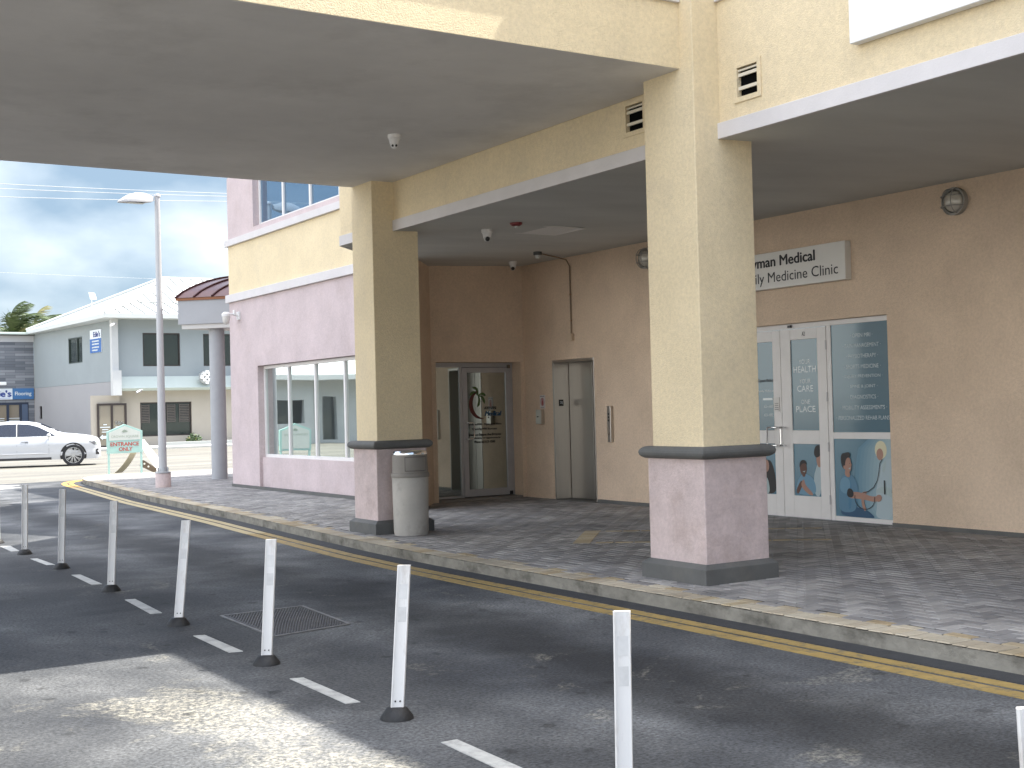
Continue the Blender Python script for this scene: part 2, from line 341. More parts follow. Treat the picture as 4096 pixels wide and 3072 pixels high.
    l.new(t.outputs['Object'], k.inputs['Vector'])
    kr = n.new('ShaderNodeMapRange'); kr.inputs[1].default_value = 0.45; kr.inputs[2].default_value = 0.6; kr.inputs[3].default_value = 0.1; kr.inputs[4].default_value = 0.9
    l.new(k.outputs['Fac'], kr.inputs[0])
    ml = n.new('ShaderNodeMath'); ml.operation = 'MULTIPLY'; l.new(wr.outputs[0], ml.inputs[0]); l.new(kr.outputs[0], ml.inputs[1])
    ms = n.new('ShaderNodeMath'); ms.operation = 'MULTIPLY'; l.new(ml.outputs[0], ms.inputs[0]); ms.inputs[1].default_value = crack
    m2 = n.new('ShaderNodeMixRGB'); l.new(ms.outputs[0], m2.inputs[0]); l.new(last.outputs[0], m2.inputs[1]); m2.inputs[2].default_value = (0.42, 0.39, 0.31, 1)
    # small dark blots (gum, oil)
    v = n.new('ShaderNodeTexVoronoi'); v.inputs['Scale'].default_value = 3.6; v.inputs['Randomness'].default_value = 1
    mp3 = n.new('ShaderNodeMapping'); mp3.inputs['Scale'].default_value = (1.0, 0.8, 1); l.new(t.outputs['Object'], mp3.inputs[0])
    nd = n.new('ShaderNodeTexNoise'); nd.inputs['Scale'].default_value = 9
    l.new(t.outputs['Object'], nd.inputs['Vector'])
    va = n.new('ShaderNodeMixRGB'); va.inputs[0].default_value = 0.06; l.new(mp3.outputs[0], va.inputs[1]); l.new(nd.outputs['Color'], va.inputs[2])
    l.new(va.outputs[0], v.inputs['Vector'])
    vr = n.new('ShaderNodeMapRange'); vr.inputs[1].default_value = 0.09; vr.inputs[2].default_value = 0.15; vr.inputs[3].default_value = 0.55; vr.inputs[4].default_value = 1
    l.new(v.outputs['Distance'], vr.inputs[0])
    m3 = n.new('ShaderNodeMixRGB'); m3.blend_type = 'MULTIPLY'; m3.inputs[0].default_value = 1; l.new(m2.outputs[0], m3.inputs[1]); l.new(vr.outputs[0], m3.inputs[2])
    l.new(m3.outputs[0], b.inputs['Base Color'])
    b.inputs['Roughness'].default_value = rough; b.inputs['Specular IOR Level'].default_value = 0.35
    bp = n.new('ShaderNodeBump'); bp.inputs['Strength'].default_value = 0.7; bp.inputs['Distance'].default_value = 0.006
    l.new(g.outputs['Fac'], bp.inputs['Height']); l.new(bp.outputs[0], b.inputs['Normal'])
    MATS[name] = m
    return m
ASPH = asphalt('lane_asphalt', (0.057, 0.059, 0.062), (0.108, 0.110, 0.112), (0.027, 0.029, 0.033), crack=0.55, lanes=True, speck=0.6)
STREET = asphalt('old_street_asphalt', (0.135, 0.127, 0.108), (0.17, 0.16, 0.135), (0.10, 0.096, 0.084), crack=0.2, speck=0.25, lowmap=(0.3, 1.2, 1))
GUTTER = mat('gutter_asphalt', (0.033, 0.034, 0.037), 0.85, var=0.25, vscale=9, bump=0.6, bscale=60)
EARTH = mat('dry_open_ground', (0.36, 0.34, 0.29), 0.95, var=0.2, vscale=0.2, bump=0.3, bscale=8)

MB().add([(-900,-900,0),(900,-900,0),(900,900,0),(-900,900,0)], [(0,1,2,3)]).build('ground', EARTH, kind='structure')
def sheet(name, pts, z, m, th=0.02):
    return MB().prism(pts, z-th, z).build(name, m, kind='structure')
sheet('lane', [(-14,-14),(6.6,-14),(6.6,12),(7.2,25),(8.6,33.3),(6.2,33.3),(-14,33.3)], RZ, ASPH, 0.03)
sheet('street', [(-160,33.308),(160,33.308),(160,64.6),(-160,64.6)], RZ, STREET, 0.03)

# kerb line, measured on the pavement edge
KERB = [(6.2,-14),(6.2,0),(6.195,4.5),(6.195,6.3),(6.2,8.3),(6.2,10),(6.21,11.3),(6.26,12.8),(6.38,14.4),(6.52,16.2),(6.67,18.0),(6.86,21.0),(7.03,23.8),(7.26,26.2),(7.46,28.3),(7.6,29.8),(7.72,31.0),(7.84,31.7),(8.05,32.35),(8.4,32.9),(8.9,33.25),(9.8,33.36),(11.4,33.3),(40,33.3)]
def offs(line, d):
    out = []
    for i, p in enumerate(line):
        a = Vector(line[max(i-1, 0)]); b = Vector(line[min(i+1, len(line)-1)]); t = (b-a).normalized()
        out.append((p[0]+t.y*d, p[1]-t.x*d))     # + = right of travel = towards the building
    return out
def band(mb, line, d0, d1, z0, z1, mi=0):
    A = offs(line, d0); B = offs(line, d1)
    for i in range(len(line)-1):
        q = [A[i], A[i+1], B[i+1], B[i]]
        mb.add([(p[0],p[1],z0) for p in q]+[(p[0],p[1],z1) for p in q], [(0,3,2,1),(4,5,6,7),(0,1,5,4),(2,3,7,6)] + ([(3,0,4,7)] if i == 0 else []) + ([(1,2,6,5)] if i == len(line)-2 else []), mi)
def dens(line, step):
    out = [line[0]]
    for a, b in zip(line[:-1], line[1:]):
        L = math.dist(a, b); k = max(1, int(L/step))
        for i in range(1, k+1): out.append((a[0]+(b[0]-a[0])*i/k, a[1]+(b[1]-a[1])*i/k))
    return out
KD = dens(KERB, 0.25)
kb = MB(); band(kb, KD, 0.0, 0.10, 0.0, PZ-0.012); kb.build('kerb', CONC, kind='structure', weld=True)
gt = MB(); band(gt, KD, -0.19, -0.0, 0.0, RZ+0.004); gt.build('gutter', GUTTER, kind='structure', weld=True)
inner = offs(KERB, 0.05)
JOINT = mat('paver_joint', (0.035, 0.033, 0.03), 0.95)
MB().prism([(p[0], p[1]) for p in inner] + [(40, 20), (40, -14)], 0.0, PZ-0.014).build('pavement_bed', JOINT, kind='structure')

# herringbone pavers, every brick a bevelled block on the bed
def paver_mat(name, cols):
    m, n, l, b = new_mat(name)
    at = n.new('ShaderNodeAttribute'); at.attribute_name = 'tone'
    r = n.new('ShaderNodeValToRGB'); e = r.color_ramp.elements
    e[0].position = 0; e[0].color = (*cols[0], 1); e[1].position = 1; e[1].color = (*cols[-1], 1)
    for i, c in enumerate(cols[1:-1]): e.new((i+1)/(len(cols)-1)).color = (*c, 1)
    l.new(at.outputs['Fac'], r.inputs[0])
    t = n.new('ShaderNodeTexCoord'); a = n.new('ShaderNodeTexNoise'); a.inputs['Scale'].default_value = 1.4; a.inputs['Detail'].default_value = 9; a.inputs['Roughness'].default_value = 0.65
    l.new(t.outputs['Object'], a.inputs['Vector'])
    mr = n.new('ShaderNodeMapRange'); mr.inputs[1].default_value = 0.3; mr.inputs[2].default_value = 0.7; mr.inputs[3].default_value = 0.62; mr.inputs[4].default_value = 1.18
    l.new(a.outputs['Fac'], mr.inputs[0])
    mm = n.new('ShaderNodeMixRGB'); mm.blend_type = 'MULTIPLY'; mm.inputs[0].default_value = 1; l.new(r.outputs[0], mm.inputs[1]); l.new(mr.outputs[0], mm.inputs[2])
    l.new(mm.outputs[0], b.inputs['Base Color']); b.inputs['Roughness'].default_value = 0.8; b.inputs['Specular IOR Level'].default_value = 0.3
    g = n.new('ShaderNodeTexNoise'); g.inputs['Scale'].default_value = 60; g.inputs['Detail'].default_value = 4; l.new(t.outputs['Object'], g.inputs['Vector'])
    bp = n.new('ShaderNodeBump'); bp.inputs['Strength'].default_value = 0.5; bp.inputs['Distance'].default_value = 0.005
    l.new(g.outputs['Fac'], bp.inputs['Height']); l.new(bp.outputs[0], b.inputs['Normal'])
    return m
PAVE = paver_mat('grey_pavers', [(0.20,0.19,0.185),(0.25,0.242,0.235),(0.29,0.275,0.26),(0.35,0.335,0.315)])
PAVY = paver_mat('tan_edge_pavers', [(0.33,0.25,0.15),(0.38,0.31,0.20),(0.42,0.36,0.27),(0.45,0.40,0.31)])
tones = {}
def brick(mb, c, ux, uy, a, b, ztop, mi, tone):
    """bevelled brick centred on c, half sizes a (along ux) and b"""
    k = 0.006; g = 0.0048
    z = ztop + random.uniform(-0.0015, 0.0015)
    ring = [(-a+g,-b+g),(a-g,-b+g),(a-g,b-g),(-a+g,b-g)]; rin = [(-a+g+k,-b+g+k),(a-g-k,-b+g+k),(a-g-k,b-g-k),(-a+g+k,b-g-k)]
    def W(p, zz): return (c[0]+ux[0]*p[0]+uy[0]*p[1], c[1]+ux[1]*p[0]+uy[1]*p[1], zz)
    mb.add([W(p, z-0.006) for p in ring]+[W(p, z) for p in rin], [(4,5,6,7),(0,1,5,4),(1,2,6,5),(2,3,7,6),(3,0,4,7)], mi)
    mb.c += [tone]*5
def poly_in(p, poly):
    r = False; j = len(poly)-1
    for i in range(len(poly)):
        if (poly[i][1] > p[1]) != (poly[j][1] > p[1]) and p[0] < (poly[j][0]-poly[i][0])*(p[1]-poly[i][1])/(poly[j][1]-poly[i][1])+poly[i][0]: r = not r
        j = i
    return r
edge_in = offs(KERB, 0.305)
region = [p for p in edge_in if p[0] < 17] + [(17.5, 33.0), (17.5, -14)]
pv = MB(); S2 = math.sqrt(0.5); W_ = 0.10
for i in range(-70, 120):
    for j in range(-150, 220):
        k = (i - j) % 4
        if k == 0: u, v, hu, hv, vert = i+1.0, j+0.5, 1.0, 0.5, False
        elif k == 3: u, v, hu, hv, vert = i+0.5, j+1.0, 0.5, 1.0, True
        else: continue
        x = u*W_ + 6.03; y = v*W_ + 12.02
        if x > 17.4 or y < -2 or y > 33.2 or (x > 12.3 and y < 25.0) or (y < 2.0 and x > 9): continue
        if not poly_in((x, y), region): continue
        if vert: brick(pv, (x, y), (0, 1), (-1, 0), W_, W_/2, PZ, 0, random.random())
        else: brick(pv, (x, y), (1, 0), (0, 1), W_, W_/2, PZ, 0, random.random())
# tan bricks laid as a slanted outline over the field, slightly proud
tA = Vector((0.66, 0.75)); tB = Vector((0.78, -0.62)); o_ = Vector((7.80, 11.10))
for k in range(13):
    for w in (0, 1): 
        c = o_ + tA*(0.05+k*0.105) + tB*(0.055+0.0)
        if w == 0: brick(pv, (c.x, c.y), (tB.x, tB.y), (tA.x, tA.y), 0.10, 0.05, PZ+0.004, 1, 0.2+0.3*random.random())
for row in (0.0, 1.22):
    for k in range(12):
        c = o_ + tA*(row+0.05) + tB*(0.30+k*0.205)
        brick(pv, (c.x, c.y), (tB.x, tB.y), (tA.x, tA.y), 0.10, 0.05, PZ+0.004, 1, 0.2+0.3*random.random())
# two soldier courses along the kerb
course = dens(offs(KERB, 0.10), 0.05)
acc = 0; last = None
fine = dens(offs(KERB, 0.02), 0.02)
def walk(line, step):
    out = []; need = 0.0
    for a, b in zip(line[:-1], line[1:]):
        L = math.dist(a, b)
        while need <= L:
            t = need/L; out.append(((a[0]+(b[0]-a[0])*t, a[1]+(b[1]-a[1])*t), ((b[0]-a[0])/L, (b[1]-a[1])/L))); need += step
        need -= L
    return out
tanrun = 0
for row, dd in ((0, 0.10),):
    for k, (p, t) in enumerate(walk(offs(KERB, dd), 0.106)):
        if p[1] < -2 or p[0] > 17: continue
        tone = random.random(); n_ = (t[1], -t[0])
        seg = int(p[1]*1.35+0.3*math.sin(p[1]*3)) % 3
        brick(pv, p, t, n_, 0.052, 0.105, PZ, 1, tone if seg == 0 else 0.55+0.45*tone)
for row, dd in ((1, 0.26),):
    for k, (p, t) in enumerate(walk(offs(KERB, dd), 0.206)):
        if p[1] < -2 or p[0] > 17: continue
        n_ = (t[1], -t[0]); brick(pv, p, t, n_, 0.102, 0.052, PZ, 1 if random.random() < 0.5 else 0, random.random())
po = pv.build('pavement', [PAVE, PAVY], kind='structure', fixn=False)
at = po.data.attributes.new('tone', 'FLOAT', 'FACE'); at.data.foreach_set('value', pv.c)

# painted markings
YLINE = mat('yellow_road_paint', (0.31, 0.215, 0.07), 0.7, var=0.22, vscale=9, dirt=(0.11, 0.10, 0.07), dirt_amt=0.85, dscale=12, dlo=0.52, dhi=0.66, bump=0.4, bscale=60)
YPALE = mat('faded_yellow_road_paint', (0.40, 0.32, 0.17), 0.7, var=0.15, vscale=12, dirt=(0.14, 0.13, 0.1), dirt_amt=0.5, dscale=14, bump=0.4, bscale=60)
WLINE = mat('white_road_paint', (0.40, 0.40, 0.38), 0.7, var=0.2, vscale=12, dirt=(0.13, 0.13, 0.13), dirt_amt=0.8, dscale=10, bump=0.4, bscale=60)
nL = [p for p in KD if p[1] < 16.0 and p[0] < 7]; fL = [p for p in KD if p[1] >= nL[-1][1] and p[0] < 9.0]
tL = [p for p in fL if p[1] > 29.6]; fL = [p for p in fL if p[1] <= tL[0][1]]
for line, mt in ((nL, YLINE), (fL, YPALE), (tL, mat('bright_yellow_road_paint', (0.44, 0.24, 0.04), 0.7, var=0.1, vscale=8))):
    for d0, d1 in ((-0.315, -0.215), (-0.48, -0.36)):
        ml_ = MB(); band(ml_, line, d0, d1, RZ-0.004, RZ+0.004); ml_.build('yellow_line', mt, kind='structure', weld=True)
def quad(name, pts, z, m, th=0.006):
    return MB().prism(pts, z-th, z).build(name, m, kind='structure')
for q in [[(3.149,15.10),(3.219,15.08),(3.231,14.28),(3.15,14.32)],[(3.146,13.22),(3.224,13.19),(3.203,12.29),(3.112,12.31)],
          [(3.078,11.09),(3.16,11.07),(3.106,10.14),(3.018,10.16)],[(2.955,8.935),(3.032,8.91),(3.02,8.13),(2.932,8.15)],
          [(2.925,7.113),(3.0,7.09),(2.99,6.30),(2.912,6.317)],[(2.925,5.30),(3.011,5.30),(2.992,4.6),(2.898,4.6)],
          [(3.166,16.885),(3.277,16.83),(3.237,16.085),(3.145,16.114)],[(3.2,18.7),(3.3,18.7),(3.29,17.9),(3.19,17.9)]]:
    quad('lane_dash', q, RZ+0.004, WLINE)
mk = MB()
mk.prism([(5.5,30.6),(6.1,31.05),(6.35,31.3),(6.1,31.5),(5.6,31.1)], RZ-0.004, RZ+0.004); mk.prism([(5.8,31.5),(6.55,32.3),(6.1,32.55),(5.7,32.0)], RZ-0.004, RZ+0.004)
mk.build('white_marking', mat('fresh_white_road_paint', (0.62,0.62,0.6), 0.6), kind='structure')

# ------------------------------------------------------------------ medical building
MED = thing('medical_building', 'cream and pink stucco clinic with square pillars, drive-through canopy and arcade', 'building', (9.2, 18.0, PZ))
WX = 11.33                                # arcade back wall
def soff(x, y): return 3.735 + max(0, min(1, (x-7.06)/4.27))*0.15
# arcade back wall (faces -X): u runs along +Y
w = MB(); w.panel((WX, 0, 0), UY, UZ, NX, (-9, 17.45), (PZ-0.1, 3.97), [(9.93, 12.52, PZ-0.2, 2.54), (15.53, 16.62, PZ-0.2, 2.30)], 0.30)
w.build('wall', TAN, MED)
w = MB(); w.panel((0, 17.45, 0), UX, UZ, NY, (9.62, WX), (PZ-0.1, 3.97), [(9.70, 11.26, PZ-0.2, 2.33)], 0.40)
w.prism([(8.83,16.44),(9.62,17.45),(9.62,17.7),(9.16,17.7),(8.83,17.3)], PZ-0.1, 3.81)
w.build('wall', TAN, MED)
# skirting at the wall foot
sk = MB(); sk.box(WX-0.012, WX+0.02, -9, 9.93, PZ-0.02, PZ+0.045); sk.box(WX-0.012, WX+0.02, 12.53, 15.52, PZ-0.02, PZ+0.05)
sk.box(9.105, 9.13, 17.32, 24.915, PZ-0.02, PZ+0.06)
sk.build('skirting', DGREY, MED)
# soffit over the arcade
MB().prism([(7.075,-9),(11.45,-9),(11.45,17.6),(9.45,17.6),(9.30,17.42),(7.075,15.18)], 0, 3.96, zf=soff).build('soffit', SOFF, MED)
# long street facade above the arcade with vent openings
FX = 7.06
def yv(y0, y1): return (y0, y1)
fw = MB(); fw.panel((FX, 0, 0), UY, UZ, NX, (-9, 15.15), (3.86, 7.9), [(7.40, 7.63, 4.023, 4.258), (8.84, 9.085, 4.023, 4.258)], 0.28)
fw.panel((FX, 15.15, 0), (S2, S2, 0), UZ, (-S2, S2, 0), (0, 2.95), (3.86, 7.9), [], 0.28)
fw.build('wall', YEL, MED)
for (a, b) in ((7.40, 7.63), (8.84, 9.085)):
    vf = MB(); z0, z1 = 4.023, 4.258; e = 0.04
    vf.panel((FX-0.012, 0, 0), UY, UZ, NX, (a-e, b+e), (z0-e, z1+e), [(a, b, z0, z1)], 0.011)
    vent = vf.build('vent', YEL, MED, bevel=0.002)
    lv = MB()
    for zb, hh in ((0.208, 0.014), (0.165, 0.026), (0.058, 0.026)): lv.box(FX+0.004, FX+0.020, a, b, z0+zb, z0+zb+hh)
    lv.build('louvre', mat('louvre_cream', (0.66,0.60,0.48), 0.6, var=0.1), vent)
    MB().box(FX+0.035, FX+0.27, a-0.001, b+0.001, z0-0.001, z1+0.001).build('duct_back', mat('matt_black', (0.006,0.006,0.006), 1.0, spec=0.0), vent)
tr = MB(); tr.box(FX-0.025, FX+0.012, -9, 15.13, 3.733, 3.862)
tr.extr((FX, 15.13, 0), (S2,S2,0), UZ, (-S2,S2,0), [(0,3.733),(2.9,3.733),(2.9,3.862),(0,3.862)], -0.012, 0.025)
tr.box(FX-0.03, FX+0.1, -9, 7.858, 4.85, 5.0); tr.box(FX-0.03, FX+0.1, 14.30, 15.13, 4.85, 5.0)
tr.build('trim', TRIM, MED, bevel=0.004)
# second floor roof slab (throws the shade on the lane)
MB().prism([(7.02,-9),(20,-9),(20,24.6),(9.3,24.6),(9.3,17.76),(7.02,15.48)], 7.78, 7.92).build('roof', SOFF, MED)

def pillar(x0, x1, y0, y1, top=7.75):
    s_ = MB(); s_.box(x0, x1, y0, y1, 1.2, top)
    sh = s_.build('pillar', YEL, MED, bevel=0.008)
    p = MB(); p.box(x0-0.03, x1+0.03, y0-0.035, y1+0.035, PZ+0.10, 1.18); p.build('plinth', PINKP, sh, bevel=0.008)
    b = MB(); cz = 1.195; prof = []
    cx, cy = (x0+x1)/2, (y0+y1)/2
    for k in range(9):
        a = -math.pi/2 + math.pi*k/8; prof.append((0.035+0.058*math.cos(a), cz+0.05*math.sin(a)))
    vs = []; fs = []
    for (r, z) in prof:
        for sx, sy in ((-1,-1),(1,-1),(1,1),(-1,1)): vs.append((cx+sx*((x1-x0)/2+r), cy+sy*((y1-y0)/2+r), z))
    for j in range(8):
        for i in range(4): fs.append((j*4+i, j*4+(i+1)%4, (j+1)*4+(i+1)%4, (j+1)*4+i))
    fs += [(3,2,1,0), (32,33,34,35)]
    b.add(vs, fs); b.build('band', DGREY, sh, bevel=0.012, bseg=3, smooth=False)
    q = MB(); e = 0.085; e2 = 0.037
    vs = []
    for ee, z in ((e, PZ-0.03),(e, PZ+0.125),(e2, PZ+0.16)):
        for sx, sy in ((-1,-1),(1,-1),(1,1),(-1,1)): vs.append((cx+sx*((x1-x0)/2+ee), cy+sy*((y1-y0)/2+ee), z))
    q.add(vs, [(3,2,1,0),(8,9,10,11)] + [(j*4+i, j*4+(i+1)%4, (j+1)*4+(i+1)%4, (j+1)*4+i) for j in range(2) for i in range(4)])
    q.build('base', DGREY, sh, bevel=0.005)
    return sh
pillar(6.79, 7.405, 7.858, 8.50)
pillar(6.765, 7.375, 13.63, 14.18)
pillar(6.79, 7.405, 2.06, 2.70)
# canopy over the lane
MB().box(-3.6, 7.055, 8.02, 14.14, 4.315, 5.02).build('canopy', [YEL, CEIL], MED, bevel=0.006)
cp = [o for o in bpy.data.objects if o.name == 'canopy'][0]
for pl in cp.data.polygons:
    if pl.normal.z < -0.9: pl.material_index = 1
ct = MB(); ct.box(-3.6, 6.785, 7.988, 8.10, 4.85, 5.03); ct.build('trim', TRIM, MED, bevel=0.004)
for y in (7.86, 13.63):
    MB().box(-3.55, -2.95, y, y+0.6, 0.0, 4.32).build('pillar', YEL, MED, bevel=0.008)

# pink wing, face X = 9.12
PX = 9.12
pw = MB(); pw.panel((PX,0,0), UY, UZ, NX, (17.32, 24.9), (PZ-0.1, 3.85), [(17.8, 23.43, PZ-0.2, 2.52)], 0.10)
pw.box(PX+0.10, PX+0.35, 23.43, 24.9, PZ-0.1, 3.85); pw.box(PX+0.10, PX+0.35, 17.8, 23.43, 2.52, 3.85); pw.box(PX+0.10, PX+0.35, 17.72, 17.8, PZ-0.1, 3.85)
pw.box(PX+0.06, PX+0.35, 17.8, 23.43, PZ-0.1, 0.765)
pw.box(PX+0.35, 16, 24.6, 24.9, PZ-0.1, 3.85)
pw.build('wall', PINK, MED)
pw = MB(); pw.panel((PX,0,0), UY, UZ, NX, (16.9, 24.9), (3.99, 4.98), [], 0.30); pw.build('wall', YEL, MED)
pw = MB(); pw.panel((PX,0,0), UY, UZ, NX, (16.8, 23.5), (5.09, 7.0), [(17.8, 23.5, 5.205, 7.0)], 0.10)
pw.extr((PX,0,0), UY, UZ, NX, [(23.5,5.09),(24.9,5.09),(24.9,6.35),(24.75,6.40),(23.5,8.75)], -0.35, 0)
pw.extr((PX,0,0), UY, UZ, NX, [(16.8,7.0),(23.5,7.0),(23.5,8.75),(22.9,9.5),(21.8,10.2),(20.2,10.5),(18.0,10.0),(16.8,9.1)], -0.30, 0)
pw.box(PX+0.36, 16, 24.6, 24.9, 3.85, 6.3)
pw.build('wall', PINK, MED)
tt = MB(); tt.box(PX-0.06, PX+0.30, 17.35, 24.96, 3.843, 3.998); tt.box(PX-0.06, PX+0.30, 16.9, 24.96, 4.972, 5.10); tt.build('trim', TRIM, MED, bevel=0.004)
MB().prism([(9.2,16.9),(16,16.9),(16,29.6),(10.98,29.6),(10.98,24.2),(9.5,23.1),(9.5,17.8),(9.2,17.5)], 8.85, 9.0).build('roof', SOFF, MED)
MB().box(10.98, 16, 24.9, 29.6, 0.0, 8.84).build('wall', PINK, MED)
def window(y0, y1, z0, z1, mull, gm, x=9.24, fr=0.05):
    f = MB(); d = 0.055
    f.box(x, x+d, y0, y1, z0, z0+fr); f.box(x, x+d, y0, y1, z1-fr, z1)
    for y in [y0+fr/2] + mull + [y1-fr/2]: f.box(x-0.002, x+d, y-fr/2, y+fr/2, z0+fr, z1-fr)
    fo = f.build('window', WFRAME, MED, bevel=0.004)
    ys = [y0+fr/2] + mull + [y1-fr/2]
    for a, b in zip(ys[:-1], ys[1:]):
        g = MB(); g.box(x+0.030, x+0.042, a+fr/2, b-fr/2, z0+fr, z1-fr); g.build('pane', gm, fo)
window(17.8, 23.43, 0.765, 2.515, [18.60, 19.80, 21.02, 22.23], GREFL, fr=0.06)
window(17.8, 23.5, 5.205, 7.0, [18.6, 19.82, 21.06, 22.3], GUP, fr=0.07)
# dark room behind the panes
MB().box(9.30, 9.36, 17.8, 23.5, 0.765, 2.52).build('room_backing', BLACK, MED)
MB().box(9.30, 9.36, 17.8, 23.5, 5.205, 7.0).build('room_backing', BLACK, MED)

# ---- lobby door in the recess that looks towards the camera (plane Y = 17.70)
DY = 17.70
f = MB(); f.box(9.70, 9.745, DY, DY+0.05, PZ+0.03, 2.33); f.box(11.215, 11.26, DY, DY+0.05, PZ+0.03, 2.33)
f.box(9.745, 11.215, DY, DY+0.05, 2.258, 2.33); f.box(10.262, 10.305, DY-0.002, DY+0.05, PZ+0.03, 2.258); f.box(9.745, 10.262, DY, DY+0.05, PZ+0.03, 0.215)
lf = f.build('door_frame', SFRAME, MED, bevel=0.003)
MB().box(9.745, 10.262, DY+0.02, DY+0.03, 0.215, 2.258).build('pane', GDOOR, lf)
MB().box(11.155, 11.20, DY-0.035, DY-0.003, 2.235, 2.29).build('pivot', mat('dull_bronze', (0.2,0.17,0.13), 0.4, metal=0.6), lf)
MB().box(11.155, 11.20, DY-0.035, DY-0.003, 0.19, 0.25).build('pivot', BLACK, lf)
d = MB(); x0, x1, z0, z1 = 10.312, 11.208, 0.19, 2.25
d.box(x0, 10.40, DY-0.006, DY+0.04, z0, z1); d.box(11.128, x1, DY-0.006, DY+0.04, z0, z1); d.box(10.40, 11.128, DY-0.006, DY+0.04, z0, 0.303); d.box(10.40, 11.128, DY-0.006, DY+0.04, 2.17, z1)
ld = d.build('door', SFRAME, MED, bevel=0.003)
MB().box(10.40, 11.128, DY+0.015, DY+0.025, 0.303, 2.17).build('pane', GDOOR, ld)
h = MB(); h.tube([(10.355,DY-0.006,1.37),(10.355,DY-0.055,1.37),(10.38,DY-0.065,1.37),(10.46,DY-0.065,1.365),(10.475,DY-0.065,1.34),(10.475,DY-0.065,1.14),(10.46,DY-0.065,1.115),(10.38,DY-0.065,1.11),(10.355,DY-0.055,1.11),(10.355,DY-0.006,1.11)], 0.011)
h.build('handle', CHROME, ld, smooth=True)
MB().lathe(0,0,[(0.012,0),(0.012,0.006)],12).build('lock', CHROME, ld).rotation_euler = (R(90),0,0)
lk = [o for o in bpy.data.objects if o.name == 'lock'][-1]; lk.location = Vector((10.36, DY-0.006, 1.03)) - MED.location
TRD = mat('brick_red_vinyl', (0.10,0.02,0.015), 0.5); GRV = mat('palm_green_vinyl', (0.07,0.13,0.03), 0.5); BLV = mat('mid_blue_vinyl', (0.03,0.10,0.20), 0.5); VW = glass('white_vinyl', (0.62,0.66,0.67), 0.15, -0.01)
lg = MB(); L0 = (0, DY+0.010, 0)
cres = []
ccx, ccz, rr = 10.66, 1.655, 0.225
for k in range(21):
    a = R(105 + 175*k/20); cres.append((ccx+rr*math.cos(a), ccz+rr*1.02*math.sin(a)))
for k in range(20, -1, -1):
    a = R(105 + 175*k/20); th = 0.055*math.sin(math.pi*k/20)+0.004; cres.append((ccx+0.01+(rr-th)*math.cos(a), ccz+(rr-th)*1.02*math.sin(a)))
for k in range(20):
    lg.flat(L0, UX, UZ, [cres[k], cres[k+1], cres[41-k-1], cres[41-k]], 0)
def leaf(cx, cz, pts, w):
    n_ = len(pts)
    for k in range(n_-1):
        a = Vector(pts[k]); b = Vector(pts[k+1]); t = (b-a).normalized(); nn = Vector((-t.y, t.x))
        wa = w*math.sin(math.pi*(k+0.25)/n_); wb = w*math.sin(math.pi*(k+1.25)/n_) if k < n_-2 else 0.002
        lg.flat(L0, UX, UZ, [tuple(Vector((cx,cz))+a+nn*wa), tuple(Vector((cx,cz))+a-nn*wa), tuple(Vector((cx,cz))+b-nn*wb), tuple(Vector((cx,cz))+b+nn*wb)], 1)
PCX, PCZ = 10.61, 1.80
leaf(PCX, PCZ, [(0,0),(-0.01,0.07),(-0.03,0.115),(-0.075,0.13),(-0.11,0.125)], 0.022)
leaf(PCX, PCZ, [(0,0),(-0.05,0.05),(-0.10,0.055),(-0.14,0.02),(-0.155,0.0)], 0.022)
leaf(PCX, PCZ, [(0,0),(0.05,0.03),(0.09,0.03),(0.12,0.01),(0.135,-0.01)], 0.02)
leaf(PCX, PCZ, [(0,0),(0.06,-0.01),(0.09,-0.04),(0.11,-0.09),(0.115,-0.13)], 0.022)
leaf(PCX, PCZ, [(0,0),(0.02,-0.05),(0.02,-0.10),(0.0,-0.15),(-0.02,-0.18)], 0.022)
text(lg, 'AYMAN', (10.83, DY+0.010, 1.60), UX, UZ, NY, 0.22, 0.045, 2, 0.01)
text(lg, 'Medical', (10.885, DY+0.010, 1.51), UX, UZ, NY, 0.29, 0.075, 3, 0.012, shear=0.3)
for s_, z, wd in (('Comfort MRI - Open and Silent', 1.337, 0.64), ('Specialty MRI Services', 1.262, 0.46), ('Please use Eastern Ave Entrance', 1.175, 0.61), ('for assistance or appointments:', 1.118, 0.60), ('Please call 623-1000', 1.06, 0.38)):
    text(lg, s_, (10.715, DY+0.010, z), UX, UZ, NY, wd, 0.040, 2, 0.018)
lg.build('lettering', [TRD, GRV, INK, BLV], ld, fixn=False)
MB().box(9.70, 11.26, 17.46, DY+0.05, PZ-0.02, PZ+0.028).build('threshold', mat('worn_threshold', (0.22,0.2,0.18), 0.8, var=0.2), lf)
MB().box(9.5, 11.5, DY+0.30, DY+0.35, PZ, 2.6).build('room_backing', BLACK, MED)

# ---- lift doorway
EX = 11.60
j = MB(); j.box(WX-0.012, EX, 16.585, 16.625, PZ, 2.315); j.box(WX-0.012, EX, 15.525, 15.545, PZ, 2.315); j.box(WX-0.012, EX, 15.545, 16.585, 2.27, 2.315)
ej = j.build('lift_frame', STEEL, MED, bevel=0.004)
MB().box(WX-0.02, EX+0.04, 15.545, 16.585, PZ-0.02, PZ+0.006).build('sill', mat('lift_sill', (0.10,0.10,0.095), 0.5, metal=0.4), ej)
for a, b in ((15.960, 16.575), (15.546, 15.946)):
    MB().box(EX, EX+0.03, a, b, PZ+0.008, 2.27).build('lift_door', STEEL, MED, bevel=0.003)
MB().box(EX+0.05, EX+0.06, 15.5, 16.7, PZ, 2.4).build('shaft_backing', BLACK, MED)
fp = MB(); fp.box(11.40, 11.485, 16.578, 16.584, 1.60, 1.70); pl_ = fp.build('floor_plate', BLACK, ej)
